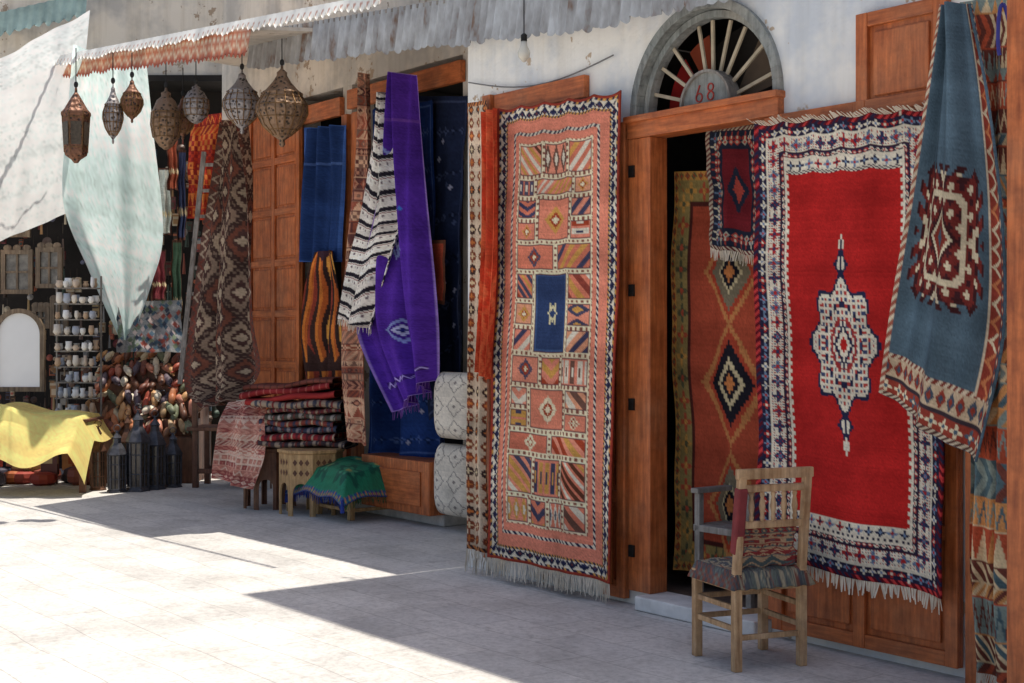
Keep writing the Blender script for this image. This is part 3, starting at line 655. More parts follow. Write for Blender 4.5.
# ------------------------------------------------------------------ tables & rug stack
def arch_panel(a,p,q,h,arch_h,th,nn,foot=.03):
    ax=(q-p); w=ax.length; ax=ax.normalized(); m=10
    cx=w/2; r=w/2-foot
    pts=[]
    for i in range(m+1):
        t=math.pi*i/m; x=cx-r*math.cos(t); z=arch_h-r*1.2+ (r*1.2)*(math.sin(t)**.8 if 0<i<m else 0); pts.append((x,z))
    pts=[(foot,0)]+pts+[(w-foot,0)]
    top=[(0,h)]+[(x,h) for x,z in pts[1:-1]]+[(w,h)]
    for k in range(len(pts)-1):
        A0,A1=pts[k],pts[k+1]; B0,B1=top[k],top[k+1]
        if k==0: quad=[(0,0),(foot,0),pts[1],(0,h)] ; 
        elif k==len(pts)-2: quad=[pts[-2],(w-foot,0),(w,0),(w,h)]
        else: quad=[A0,A1,B1,B0]
        vs=[p+ax*x+UP*z+nn*o for o in(0,-th) for x,z in quad]
        a.add(vs,[(0,1,2,3),(7,6,5,4),(0,4,5,1),(1,5,6,2),(2,6,7,3),(3,7,4,0)])
    for xa,xb,zz in((0,foot+.001,pts[1][1]),(w-foot-.001,w,pts[-2][1])):
        vs=[p+ax*x+UP*z+nn*o for o in(0.0006,-th) for x,z in((xa,zz),(xb,zz),(xb,h),(xa,h))]
        a.add(vs,[(0,1,2,3),(7,6,5,4),(0,4,5,1),(1,5,6,2),(2,6,7,3),(3,7,4,0)])
def octable(name,ctr,R,h,mat,n=8,rot=.2):
    g=grp(name,Vector(ctr)+UP*h/2); a=Acc(); ctr=Vector(ctr)
    for i in range(n):
        t0=2*math.pi*i/n+rot;t1=2*math.pi*(i+1)/n+rot
        p=ctr+Vector((math.cos(t0),math.sin(t0),0))*R;q=ctr+Vector((math.cos(t1),math.sin(t1),0))*R
        nn=Vector((math.cos((t0+t1)/2),math.sin((t0+t1)/2),0))
        arch_panel(a,p,q,h-.03,h*.5,.015,nn)
    a.make('arched_sides',mat,g)
    a=Acc(); a.lathe(ctr+UP*(h-.029),[(R*1.0,0),(R*1.06,.006),(R*1.06,.03),(R*1.04,.034)],n,rot); a.make('top',mat,g,.003)
    a=Acc()
    for i in range(n):
        t0=2*math.pi*i/n+rot;t1=2*math.pi*(i+1)/n+rot; nn=Vector((math.cos((t0+t1)/2),math.sin((t0+t1)/2),0))
        mid=ctr+nn*(R*math.cos(math.pi/n)+.003)
        tt=Vector((-nn.y,nn.x,0))
        for z in(h*.66,h*.82):
            for k in(-1,0,1):
                p=mid+tt*k*R*.2
                a.add([p+tt*.022+UP*z,p+UP*(z+.03),p-tt*.022+UP*z,p+UP*(z-.03)],[(0,1,2,3)])
    a.make('inlay',M_wooddk,g)
    return g
q=gp(311,513); octable('octagonal_side_table',q,.285,.58,M_tablew)
q=gp(270,507); octable('octagonal_side_table',q,.25,.56,M_wooddk,rot=.4)
q=gp(358,515); g=grp('low_wooden_stool',q+UP*.15); a=Acc(); fr=(q,D,N)
for x,y in((-.28,-.24),(.28,-.24),(.28,.24),(-.28,.24)): a.sq(q+D*x+N*y,q+D*x*.95+N*y*.95+UP*.34,.05,.05,D)
for y in(-.24,.24): a.box(fr,-.255,.255,y-.012,y+.012,.22,.31);a.box(fr,-.255,.255,y-.01,y+.01,.07,.1)
for x in(-.28,.28): a.box(fr,x-.012,x+.012,-.215,.215,.22,.31);a.box(fr,x-.01,x+.01,-.215,.215,.07,.1)
a.box(fr,-.32,.32,-.28,.28,.341,.365); a.make('frame_and_top',M_tablew,g,.004)
c=C(.95,.9,(28,116,84),.01); c.band(0,.028,(34,64,130),'dia',.04,[(200,120,60),(60,140,90)]); 
for sy in range(3):
    for sx in range(3):
        X_,Y_=.17+sx*.3,.17+sy*.28; rr=np.hypot(c.X-X_,c.Y-Y_); th=np.arctan2(c.Y-Y_,c.X-X_); c.p(rr<.1+.03*np.cos(6*th),(18,84,66)); c.p(rr<.06+.015*np.cos(6*th),(60,140,104)); c.p(rr<.025,(170,160,90))
c.jitter(.06,3); U=c.X/.95*2-1;V=c.Y/.9*2-1; e=np.maximum(np.abs(U),np.abs(V))
z=.37+.13*(1-e**2.5)-np.clip(e-.75,0,1)*.6+.018*np.sin(U*7)*np.cos(V*6)-.06*(np.abs(U)*np.abs(V))**3
Pp=V3(q)+(U*.50)[...,None]*V3(D)+(V*.46)[...,None]*V3(N); Pp[...,2]=z
ob=grid_mesh('green_silk_cushion',Pp,c.c,M_glaze,None,.01)
fringe(ob,Pp[-1],.06,plain('fringe_blue',sr(40,66,140)),60,5); fringe(ob,Pp[:,0],.06,plain('fringe_green',sr(50,110,70)),60,6,name='fringe_side')
aa=Acc(); 
for x,y in((-1,-1),(1,-1),(1,1),(-1,1)):
    p=q+D*x*.49+N*y*.45+UP*.2; aa.lathe(p-UP*.1,[(.02,0),(.016,.05),(.012,.08),(.017,.09),(.01,.11)],8)
aa.make('tassels',plain('tassel_blue',sr(40,60,140)),ob)
sg=grp('folded_rug_stack',pt(303,425,12.6))
R=random.Random(5); zz=.585; base=gp(306,509)
axs=Vector((1,-.15,0)).normalized(); nn=Vector((-.15,-1,0)).normalized()
pals=[[(80,68,72),(175,155,135),(130,66,60)],[(170,60,64),(110,55,60),(205,185,155)],[(66,72,90),(150,140,140),(110,56,56)],[(150,78,66),(80,80,100),(190,170,140)],[(90,88,80),(180,170,160),(130,76,70)],[(120,56,58),(160,140,120),(66,66,80)],[(170,150,130),(80,80,90),(130,56,56)],[(170,58,56),(150,46,48),(205,120,100)],[(146,50,52),(170,60,60),(190,110,100)],[(130,76,66),(170,120,90),(80,56,50)]]
for i,pl in enumerate(pals):
    th=R.uniform(.05,.072); w=R.uniform(.70,.86)+(0.1 if i>6 else 0); dp=.5; sh=R.uniform(-.05,.05)-(.12 if i>6 else 0)
    nxx=90; ncs=26
    U,T=np.meshgrid(np.linspace(-.5,.5,nxx),np.linspace(0,2*np.pi,ncs))
    cy=np.sign(np.cos(T))*np.abs(np.cos(T))**.35*dp/2; cz=np.sign(np.sin(T))*np.abs(np.sin(T))**.8*th/2
    tilt=(.14 if i>6 else .0)
    P=V3(base)+(U*w+sh)[...,None]*V3(axs)+(cy+.02*np.sin(U*12+i)+R.uniform(-.03,.03))[...,None]*V3(nn)
    P[...,2]=zz+th/2+cz+.012*np.sin(U*9+i*2)+tilt*U*.6
    cc=np.zeros(P.shape); cc[:]=sr(*pl[0]); kk=(U/R.uniform(.024,.04)+ i*.3)%4
    cc[kk<1]=sr(*pl[1]); cc[(kk>2)&(kk<2.6)]=sr(*pl[2]); cc[(np.abs(np.sin(T*1+U*90))<.3)&(kk>1)&(kk<2)]=sr(*pl[1])
    if i>6: cc[:]=sr(*pl[0]); cc[(np.abs(np.cos(U*40+i))<.15)]=sr(*pl[2])
    grid_mesh('folded_rug_%d'%i,P,cc,M_rug,sg); zz+=th*.92
bg=grp('wooden_bench',gp(238,488)+UP*.3); a=Acc(); q=gp(240,486); fr=(q,Vector((1,-.1,0)).normalized(),Vector((-.1,-1,0)).normalized())
for x in(-.42,.42):
    for y in(-.2,.2): a.box(fr,x-.03,x+.03,y-.03,y+.03,0,.6)
a.box(fr,-.5,.5,-.26,.26,.601,.64); a.box(fr,-.4,.4,-.22,-.18,.15,.2); a.box(fr,-.4,.4,.18,.22,.15,.2)
a.box(fr,-.5,.5,.2,.24,.95,1.08)
for x in(-.42,.42): a.box(fr,x-.03,x+.03,.2,.24,.641,.95)
a.make('frame',M_wooddk,bg,.005)
c=C(.8,1.2,(186,130,110),.01); c.tribal([(205,150,132),(184,122,106),(215,185,165),(150,80,76)],17,hmin=.04,hmax=.08)
drape('pink_kilim_rug',c,[pt(232,402,13.3),pt(222,422,13.0),pt(218,450,12.95),pt(216,478,12.95)],[pt(264,398,13.0),pt(262,424,12.75),pt(261,456,12.7),pt(248,490,12.7)],.035,1.5,4)
# ------------------------------------------------------------------ chair
ch=grp('wooden_chair',Vector((1.15,6.9,.5)))
RL=Vector((1.07,6.67,0)); A=Vector((.93,.36,0)).normalized(); B=Vector((-A.y,A.x,0)); w=.36; dp=.37
RR=RL+A*w; FL=RL+B*dp-A*.01; FR=RR+B*dp+A*.01
a=Acc()
for p in(RL,RR):
    a.sq(p,p+UP*.46,.042,.042,A); a.sq(p+UP*.461,p+UP*.94-B*.05,.04,.036,A)
for p in(FL,FR): a.sq(p,p+UP*.44,.042,.042,A)
bk=lambda z:-.05*(z-.46)/.48
a.make('legs_and_posts',M_woodraw,ch,.005)
a=Acc()
def rail(z,hh,th=.024): 
    a.sq(RL+UP*z+B*bk(z),RR+UP*z+B*bk(z),hh,th,UP)
a.sq(RL-A*.03+UP*.945+B*bk(.945),RR+A*.03+UP*.945+B*bk(.945),.05,.03,UP)
rail(.875,.035); rail(.70,.035)
a.make('back_rails',M_woodraw,ch,.006)
a=Acc()
for i in range(5):
    p=RL+A*w*(i+1)/6+UP*.715+B*bk(.79); a.lathe(p,[(.008,0),(.013,.02),(.009,.035),(.016,.07),(.012,.1),(.008,.115),(.013,.13),(.009,.145)],10)
a.make('spindles',M_woodraw,ch,smooth=True)
a=Acc()
for p,q,z in((RL,FL,.2),(RR,FR,.2),(RL,FL,.3),(RR,FR,.3),(RL,RR,.16),(FL,FR,.2),(FL,FR,.3)): a.sq(p+UP*z,q+UP*z,.026,.02,UP)
for p,q in((RL,FL),(RR,FR),(RL,RR),(FL,FR)): a.sq(p+UP*.405,q+UP*.405,.05,.022,UP)
a.make('stretchers',M_woodraw,ch,.003)
c=C(.46,.46,(110,105,95),.006); pal=[(100,106,100),(150,140,118),(120,76,66),(80,82,86)]
c.tribal(pal,9,hmin=.012,hmax=.03,kinds=('diag','chk','zig'),vertical=True); c.jitter(.08,1)
U=c.X/.46*2-1;V=c.Y/.46*2-1; e=np.maximum(np.abs(U),np.abs(V))
q=(RL+FR)/2; Pp=V3(q)+(U*.226)[...,None]*V3(A)+(V*.228)[...,None]*V3(B); Pp[...,2]=.455+.045*(1-e**2.5)-np.clip(e-.86,0,1)*.42+.003*np.sin(U*20)
grid_mesh('kilim_seat',Pp,c.c,M_rug,ch,.008)
c=C(.3,.24,(110,40,40),.006); c.tribal([(130,50,50),(80,90,90),(170,140,110)],2,hmin=.02,hmax=.04); 
hang('fabric_back_pad',c,RL+A*.03+UP*.68+B*.02,RR-A*.03+UP*.68+B*.02,RL+A*.03+UP*.49+B*.03,RR-A*.03+UP*.49+B*.03,.004,1,1,nrm=-B,parent=ch,solid=.02)
a=Acc(); a.sq(RL+UP*.56,RL+UP*.88+B*-.045,.052,.05,A); a.make('post_wrap',plain('red_wrap',sr(130,50,52)),ch,.01)
q=W(sp(728,-.15),-.3,.071); cg2=grp('painted_wooden_armchair',q+UP*.4); fr=(q,D,N); a=Acc()
for x,y in((-.2,-.16),(.2,-.16)): a.box(fr,x-.02,x+.02,y-.02,y+.02,0,.95)
for x,y in((-.2,.18),(.2,.18)): a.box(fr,x-.02,x+.02,y-.02,y+.02,0,.62)
a.box(fr,-.23,.23,-.19,.2,.40,.44); 
for x in(-.2,.2): a.box(fr,x-.03,x+.03,-.14,.22,.621,.65)
for z in(.6,.74,.88): a.box(fr,-.18,.18,-.175,-.15,z,z+.06)
a.make('frame',M_woodgrey,cg2,.005)
# ------------------------------------------------------------------ hanging lanterns
def lantern(name,px,ytop,ybot,Y,wpx,kind,mat):
    top=pt(px,ytop,Y); H=(ybot-ytop)/F*Y; R=wpx/2/F*Y; b=pt(px,ybot,Y); g=grp(name,b+UP*H/2)
    if kind=='onion':
        prof=[(.05,0),(.12,.03),(.1,.08),(.35,.14),(.75,.26),(1,.42),(.98,.52),(.75,.64),(.8,.66),(.62,.7),(.35,.8),(.2,.88),(.2,.92),(.06,.96),(.05,1)]; n=16
    elif kind=='hex':
        prof=[(.15,0),(.3,.04),(.75,.1),(.8,.14),(.8,.15),(.95,.62),(1,.64),(.98,.68),(.8,.72),(.5,.82),(.25,.9),(.1,.94),(.08,1)]; n=6
    else:
        prof=[(.1,0),(.45,.06),(.85,.2),(1,.4),(.95,.6),(.6,.8),(.3,.86),(.32,.92),(.1,.95),(.08,1)]; n=12
    a=Acc(); a.lathe(b,[(r*R,z*H) for r,z in prof],n,.3); a.make('body',mat,g,smooth=(kind!='hex'))
    a=Acc()
    rb=[(r,z) for r,z in prof if .1<z<.7]
    for i in range(n):
        t=2*math.pi*i/n+.3
        for (r0,z0),(r1,z1) in zip(rb[:-1],rb[1:]):
            a.tube(b+Vector((r0*R*1.01*math.cos(t),r0*R*1.01*math.sin(t),z0*H)),b+Vector((r1*R*1.01*math.cos(t),r1*R*1.01*math.sin(t),z1*H)),.004,n=5)
    for z in (.2,.35,.5,.6):
        rr=np.interp(z,[q[1] for q in prof],[q[0] for q in prof])*R*1.02
        for i in range(n):
            t0=2*math.pi*i/n+.3;t1=2*math.pi*(i+1)/n+.3; a.tube(b+Vector((rr*math.cos(t0),rr*math.sin(t0),z*H)),b+Vector((rr*math.cos(t1),rr*math.sin(t1),z*H)),.004,n=4)
    a.make('ribs',M_brass,g)
    if kind=='hex':
        a=Acc()
        for i in range(6):
            t0=2*math.pi*i/6+.3;t1=2*math.pi*(i+1)/6+.3
            def P_(t,r,z): return b+Vector((r*R*math.cos(t),r*R*math.sin(t),z*H))
            c0=[P_(t0,.835,.19),P_(t1,.835,.19),P_(t1,.955,.58),P_(t0,.955,.58)]; m=sum(c0,Vector())/4
            a.add([m+(q-m)*.78+(m-b-UP*(m.z-b.z)).normalized()*.006 for q in c0],[(0,1,2,3)])
        a.make('panes',M_glassb,g)
    a=Acc(); a.tube(top,top+UP*max(.15,4.15-top.z),.005,n=5); a.ell(top+UP*.03,.02,.006,.03); a.make('chain',M_iron,g)
    return g
def holes(name,base,dark):
    m,nt,bs=newmat(name); v=gvec(nt); vo=nd(nt,'ShaderNodeTexVoronoi'); vo.inputs['Scale'].default_value=28; nt.links.new(v,vo.inputs['Vector'])
    c=ramp(nt,vo.outputs['Distance'],[(.25,dark),(.4,base)]); nt.links.new(c,bs.inputs['Base Color']); bs.inputs['Metallic'].default_value=.4; bs.inputs['Roughness'].default_value=.55
    bump(nt,bs,vo.outputs['Distance'],.6,.02); return m
M_pb=holes('pierced_brass',sr(140,112,88),(.05,.035,.025)); M_ps=holes('pierced_silver',sr(155,148,146),(.06,.05,.05)); M_pc=holes('pierced_copper',sr(124,84,62),(.04,.025,.02))
lantern('hanging_lantern',76,88,163,12.4,28,'hex',M_pc)
lantern('hanging_lantern',113,84,144,12.6,20,'onion',M_ps)
lantern('hanging_lantern',132,78,123,12.6,22,'onion',M_pc)
lantern('hanging_lantern',166,88,150,13.0,30,'ball',M_pb)
lantern('hanging_lantern',183,96,140,13.3,24,'onion',M_pc)
lantern('hanging_lantern',196,84,124,13.0,26,'ball',M_ps)
lantern('hanging_lantern',242,70,134,12.4,38,'onion',M_ps)
lantern('hanging_lantern',282,66,147,12.0,52,'onion',M_pb)
g=grp('hanging_light_bulb',wp(524,50,.25)); a=Acc(); p=wp(524,62,.25); a.lathe(p,[(.008,0),(.035,.03),(.04,.06),(.022,.1),(.018,.13)],12); a.make('bulb',plain('bulb_glass',sr(215,210,196),.1,5,.2),g,smooth=True)
a=Acc(); a.lathe(p+UP*.13,[(.02,0),(.02,.04),(.008,.05)],10); a.tube(p+UP*.17,p+UP*.4,.004,n=5); a.make('socket_and_cord',M_iron,g)
a=Acc(); pr=None
for i in range(13):
    f=i/12; q=W(sL-.05-f*1.5,.03,3.35-.1*math.sin(f*math.pi)-f*.05)
    if pr is not None: a.tube(pr,q,.005,n=5)
    pr=q
a.make('electric_cable',plain('grey_cable',sr(120,118,115),.1))
a=Acc(); pr=None
for i in range(15):
    t=-.8+i/14*2.6; q=pt(1006+8*math.cos(t+2),30,5.9)+UP*.11*math.cos(t*1.6)
    if pr is not None: a.tube(pr,q,.008,n=6)
    pr=q
a.make('blue_hose',plain('blue_plastic',sr(60,60,140),.1))
# ------------------------------------------------------------------ cloth sails (top leans toward the street, sun comes through)
def sail(name,L,R_,col,seed,amp=.05,k=2):
    c=C(1.6,2.6,col,.03); c.c/=GAIN; return drape(name,c,L,R_,amp,k,seed,nrm=Vector((.2,-1,0)).normalized(),mat=M_cloth)
sail('white_shade_cloth',[pt(-40,80,14.8),pt(-40,150,15.2),pt(-40,258,15.7)],[pt(90,10,14.8),pt(80,110,15.2),pt(66,214,15.7)],(244,250,250),1,.04)
sail('mint_shade_cloth',[pt(74,46,14.6),pt(68,120,15.0),pt(64,203,15.3),pt(90,272,15.5),pt(119,336,15.6)],[pt(146,60,14.6),pt(153,130,14.9),pt(163,232,15.2),pt(150,288,15.4),pt(130,343,15.6)],(226,248,246),4,.07,1.6)
# ------------------------------------------------------------------ bazaar goods (left)
fy=Vector((0,-1,0)); fx=Vector((1,0,0))
tg=grp('market_table',gp(42,490)+UP*.35); q=gp(42,490); fr=(q,fx,fy); a=Acc()
for x in(-.75,.5):
    for y in(-.25,.25): a.box(fr,x-.03,x+.03,y-.03,y+.03,0,.72)
a.box(fr,-.85,.56,-.3,.3,.721,.75); a.make('frame',M_wooddk,tg,.004)
c=C(1.6,1.1,(252,224,140),.02); c.c/=GAIN; c.jitter(.03,2)
U=c.X/1.6;V=c.Y/1.1
x=-.9+U*1.55; drop=np.clip(V-.5,0,1)
y=-.32+np.clip(V,0,.5)*1.36; z=.78+.05*np.sin(U*9+1)*np.sin(V*7)-drop*1.0*(.85+.15*np.sin(U*12))-np.clip(U-.9,0,1)*2.5+.12*np.exp(-((U-.35)/.2)**2)*(V<.6)
y=y+drop*.7+.03*np.sin(U*24)*drop*2
Pp=np.stack([q.x+x,q.y-y,z],-1)
grid_mesh('yellow_tablecloth',Pp,c.c,M_table,None,0)
R=random.Random(3); a=Acc(); warm=[(150,60,50),(180,100,60),(130,70,56),(160,70,60),(190,150,96),(100,60,60),(80,76,90),(200,180,146)]
for i in range(16):
    p=gp(R.uniform(-10,92),R.uniform(479,487)); rr=R.uniform(.1,.17); hh_=rr*R.uniform(.9,1.2); col=sr(*R.choice(warm))
    a.lathe(p,[(rr*.6,0),(rr*.95,hh_*.2),(rr,hh_*.5),(rr*.9,hh_*.85),(rr*.5,hh_*1.0),(rr*.1,hh_*1.04)],10,R.random(),col)
for i in range(14):
    p=gp(R.uniform(-10,92),R.uniform(478,484))+UP*R.uniform(.2,.3); col=sr(*R.choice(warm)); a.box((p,Vector((1,R.uniform(-.5,.5),0)).normalized(),fy),-.1,.1,-.04,.04,-.1,.12,col); a.box((p,fx,fy),-.1,.1,.0405,.05,.02,.12,sr(*R.choice(warm)))
a.make('leather_pouf_and_bag_pile',M_glaze,smooth=False)
rk=grp('slipper_rack',pt(140,400,15)); a=Acc(); q=gp(140,483); fr=(Vector((q.x,q.y,0)),fx,fy)
for i in range(5): a.box(fr,-.6,.6,-.1-i*.15,.05-i*.15,0,.5+i*.19)
a.make('stepped_stand',M_wooddk,rk,.004)
a=Acc(); sl=[(190,120,80),(205,155,105),(170,80,60),(160,115,86),(215,195,160),(130,76,62),(120,126,100),(196,130,106),(100,86,96),(170,140,104),(225,212,190),(110,70,52)]
for i in range(6):
    for j in range(17):
        col=sr(*R.choice(sl)); p=Vector((q.x-.6+j*.074+R.uniform(-.03,.03),q.y+.02+i*.13+R.uniform(-.03,.03),.54+i*.155+R.uniform(-.03,.05)))
        Rm=Matrix.Rotation(R.uniform(-.8,.8),3,'Z')@Matrix.Rotation(R.uniform(.4,1.2),3,'X')@Matrix.Rotation(R.uniform(-.4,.4),3,'Y')
        a.ell(p+UP*.06,.042,.125,.022,Rm,8,col); a.ell(p+UP*.07+Rm@Vector((0,-.05,.01)),.04,.07,.034,Rm,8,tuple(x*.9 for x in col))
        tip=p+UP*.06+Rm@Vector((0,-.12,0)); a.tube(tip,tip+Rm@Vector((0,-.04,.02)),.014,.003,6,col)
a.make('slippers',M_glaze,rk,smooth=True)
def floor_lantern(px,py,H,R,n=6,mat=None):
    b=gp(px,py); g=grp('floor_lantern',b+UP*H/2); a=Acc()
    a.lathe(b,[(R*1.05,0),(R*1.05,.02*H),(R*.9,.04*H),(R*.9,.06*H)],n); a.lathe(b,[(R*.95,.55*H),(R*1.1,.57*H),(R*1.0,.6*H),(R*.8,.66*H),(R*.45,.74*H),(R*.4,.8*H),(R*.5,.82*H),(R*.2,.88*H),(R*.06,.92*H),(R*.05,.94*H)],n)
    for i in range(n):
        t=2*math.pi*i/n; d=Vector((math.cos(t),math.sin(t),0)); a.tube(b+d*R*.87+UP*.05*H,b+d*R*.92+UP*.56*H,.012,n=6)
        t2=2*math.pi*(i+.5)/n; d2=Vector((math.cos(t2),math.sin(t2),0))*math.cos(math.pi/n); a.tube(b+d2*R*.87+UP*.05*H,b+d2*R*.92+UP*.56*H,.006,n=5)
        for z in(.2,.42):
            dn=Vector((math.cos(t+2*math.pi/n),math.sin(t+2*math.pi/n),0)); a.tube(b+d*R*.89+UP*z*H,b+dn*R*.89+UP*z*H,.006,n=5)
    for i in range(12):
        t0=2*math.pi*i/12;t1=2*math.pi*(i+1)/12; a.tube(b+UP*(.96*H)+Vector((math.cos(t0),0,math.sin(t0)))*.035,b+UP*(.96*H)+Vector((math.cos(t1),0,math.sin(t1)))*.035,.005,n=5)
    a.make('metalwork',mat,g)
    a=Acc(); a.lathe(b,[(R*.8,.06*H),(R*.85,.55*H)],n); a.make('glass',M_glassb,g)
M_dl=plain('dark_lantern_metal',sr(82,82,88),.4,20,.5,.5); M_dl2=plain('brown_lantern_metal',sr(110,78,60),.4,20,.5,.5)
for i,(px,py,H,R_) in enumerate(((98,490,.72,.085),(117,492,.68,.10),(138,491,.9,.12),(155,489,.82,.11),(173,487,.62,.095),(128,483,.8,.1),(163,480,1.0,.11))): floor_lantern(px,py,H,R_,6,M_dl2 if i in(0,5) else M_dl)
g=grp('wooden_chest',gp(190,472)+UP*.3); q=gp(190,472); fr=(q,fx,fy); a=Acc(); a.box(fr,-.16,.2,-.25,.25,0,.85); a.make('body',M_wooddk,g,.01); a=Acc(); a.box(fr,-.18,.22,-.27,.27,.851,.89); a.make('lid',M_wooddk,g,.01)
def frame_mirror(name,px,py,w,h,Y,arched,fc,glass):
    c0=pt(px,py,Y); g=grp(name,c0); a=Acc(); fr=(c0,fx,fy)
    if arched:
        n=16
        for ra,rb,o0,o1,mt,nm in((0,w/2-.05,0,.02,glass,'glass'),(w/2-.05,w/2,0,.05,fc,'frame')):
            a=Acc()
            for i in range(n):
                t0=math.pi*i/n;t1=math.pi*(i+1)/n; zc=h/2-w/2
                vs=[c0+fx*r*math.cos(t)+UP*(zc+r*math.sin(t))+fy*o for t in(t0,t1) for r in(max(ra,.001),rb) for o in(o0,o1)]
                a.add(vs,[(0,1,3,2),(4,6,7,5),(0,4,5,1),(2,3,7,6),(0,2,6,4),(1,5,7,3)])
            if ra==0: a.box(fr,-rb,rb,o0,o1,-h/2+.05,zc)
            else: a.box(fr,-rb,-ra,o0,o1,-h/2,zc);a.box(fr,ra,rb,o0,o1,-h/2,zc);a.box(fr,-ra,ra,o0,o1,-h/2,-h/2+.05)
            a.make(nm,mt,g)
    else:
        a.box(fr,-w/2+.04,w/2-.04,0,.015,-h/2+.04,h/2-.04); a.make('glass',glass,g); a=Acc()
        a.box(fr,-w/2,-w/2+.05,0,.05,-h/2,h/2);a.box(fr,w/2-.05,w/2,0,.05,-h/2,h/2);a.box(fr,-w/2+.05,w/2-.05,0,.05,-h/2,-h/2+.05);a.box(fr,-w/2+.05,w/2-.05,0,.05,h/2-.05,h/2)
        a.box(fr,-.012,.012,.02,.04,-h/2+.05,h/2-.05); a.box(fr,-w/2+.05,w/2-.05,.018,.038,-.012,.012)
        for i in range(-1,2): a.ell(c0+UP*(h/2+.02)+fx*i*w*.3+fy*.03,.05,.02,.04)
        a.make('frame',fc,g,.005)
M_mir=plain('mirror_silvered',sr(245,245,245),.05,2,.12,.1,0)
M_fr=wood('carved_frame',sr(90,72,56),sr(150,130,104),.6)
M_dm=plain('dusty_mirror',sr(130,124,116),.5,9,.25,.1,0)
frame_mirror('arched_wall_mirror',20,350,.56,.9,15.2,True,M_fr,M_mir)
for (x,y,w,h) in((18,272,.36,.5),(50,268,.3,.46),(-14,272,.34,.5),(18,222,.3,.35),(60,318,.2,.4),(42,318,.2,.24)): frame_mirror('framed_wall_mirror',x,y,w,h,15.9,False,M_fr,M_dm)
rg=grp('ceramics_shelf_rack',pt(78,345,15.3)); a=Acc(); b_=Acc(); c0=pt(79,345,15.2); fr=(Vector((c0.x,c0.y,0)),fx,fy)
for x in(-.24,.24): a.tube(c0*1+fx*x+UP*(-c0.z),c0+fx*x+UP*(2.25-c0.z),.012,n=6)
for z in [.75,.92,1.09,1.26,1.43,1.6,1.77,1.94,2.11]:
    a.box(fr,-.23,.23,-.1,.12,z,z+.012)
    for j in range(5):
        for jj in range(2): 
            if R.random()<.15: continue
            rr=R.uniform(.022,.048); b_.lathe(Vector((c0.x-.18+j*.09+R.uniform(-.02,.02),c0.y-.04-.08*jj,z+.013)),[(rr*.5,0),(rr,.03),(rr*R.uniform(.5,1.1),.06),(rr*.8,R.uniform(.06,.12))],10,col=sr(*R.choice([(235,232,225),(240,238,235),(205,185,165),(175,180,190),(225,215,200),(190,160,130)])))
a.make('shelves',M_woodgrey,rg); b_.make('ceramics',M_glaze,rg,smooth=True)
a=Acc()
cl=[(160,86,70),(90,110,124),(195,165,120),(130,60,62),(110,90,80),(205,188,162),(80,98,88),(170,130,90),(110,110,130),(190,110,80),(170,168,166),(90,64,52),(70,56,50)]
for i in range(760):
    x=R.uniform(-30,250);y=R.uniform(112,420); Y=R.uniform(15.9,16.6)
    if x<110 and 215<y<345 and R.random()<.5: continue
    p=pt(x,y,Y)
    if p.z<.2: continue
    col=sr(*R.choice(cl)); k=R.random(); s_=R.uniform(.02,.065)
    if k<.1: a.ell(p,s_,s_*.5,s_*R.uniform(.8,1.4),None,8,col)
    elif k<.28: a.lathe(p,[(s_*.9,0),(s_,.01),(s_*.4,.03),(.005,.035)],10,0,col,Vector((0,-1,.2)))
    elif k<.7:
        fq=(p,Vector((1,R.uniform(-.3,.3),0)).normalized(),fy); c2=sr(*R.choice(cl))
        a.box(fq,-s_*.8,s_*.8,-.02,.02,-s_*1.6,s_*1.2,col); a.box(fq,-s_*.55,s_*.55,.0205,.03,-s_*1.2,-s_*.1,c2); a.box(fq,-s_*.8,s_*.8,.0205,.035,s_*.5,s_*.9,c2)
    else: a.tube(p,p-UP*s_*5,s_*.15,s_*.4,7,col)
    a.tube(p+UP*s_,p+UP*(s_+.12),.004,n=4,col=sr(60,50,40))
a.make('hanging_souvenir_goods',M_glaze,smooth=False)
c=C(1.0,.7,(140,140,140),.012); Rr_=random.Random(2)
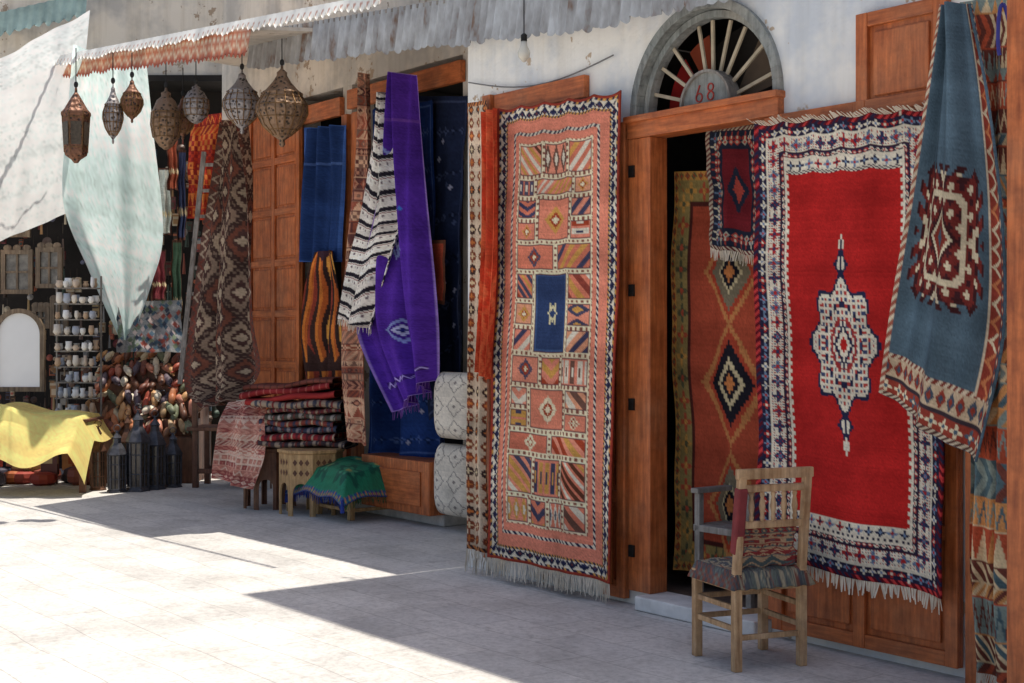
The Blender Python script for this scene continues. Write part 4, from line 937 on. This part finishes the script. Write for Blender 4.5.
for i in range(170): c.dia(Rr_.uniform(0,1),Rr_.uniform(0,.7),.04,.04,Rr_.choice([(80,100,116),(195,176,170),(150,80,70),(110,120,100),(60,66,80)]))
hang('patterned_textile',c,pt(118,302,15.6),pt(182,300,15.6),pt(118,352,15.5),pt(182,352,15.5),.03,2,3,nrm=fy)
for (x0,x1,y0,y1,cc,nm) in((158,172,168,235,(205,205,196),'pale_scarf'),(152,166,250,300,(130,60,66),'red_scarf'),(172,182,240,330,(80,104,84),'green_scarf'),(168,178,130,190,(170,90,66),'orange_scarf'),(178,186,150,240,(70,78,110),'blue_scarf')):
    c=C(.3,.8,cc); c.band(0,.02,(90,60,50)); c.row(.5,.6,0,.3,None,'dia',.06,[(220,200,160)]); hang(nm,c,pt(x0,y0,15.7),pt(x1,y0,15.7),pt(x0,y1,15.6),pt(x1,y1,15.6),.02,2,3,nrm=fy)
# ------------------------------------------------------------------ camera, light
cam=bpy.data.cameras.new('Camera'); co=bpy.data.objects.new('Camera',cam); sc.collection.objects.link(co)
co.location=(0,0,CH); co.rotation_euler=(math.pi/2,0,0); cam.sensor_width=36; cam.lens=F/1024*36; cam.shift_y=-(341.5-HY)/1024; cam.clip_end=500
sc.camera=co
EL=math.radians(78); sd=Vector((-N.x*math.cos(EL),-N.y*math.cos(EL),math.sin(EL)))
ld=bpy.data.lights.new('Sun','SUN'); ld.energy=5; ld.angle=math.radians(.5); ld.color=(1,.94,.83)
lo=bpy.data.objects.new('Sun',ld); sc.collection.objects.link(lo); lo.rotation_euler=(-sd).to_track_quat('-Z','Y').to_euler(); lo.location=(0,0,20)
wd=bpy.data.worlds.new('World'); sc.world=wd; wd.use_nodes=True; nt=wd.node_tree
sky=nt.nodes.new('ShaderNodeTexSky'); sky.sky_type='NISHITA'; sky.sun_disc=False; sky.sun_elevation=EL; sky.sun_rotation=math.atan2(-N.x,-N.y)
sky.dust_density=3; sky.ozone_density=.7; sky.air_density=1.1
nt.links.new(sky.outputs[0],nt.nodes['Background'].inputs[0]); nt.nodes['Background'].inputs[1].default_value=.13
sc.view_settings.view_transform='Standard'; sc.view_settings.look='None'; sc.view_settings.exposure=0
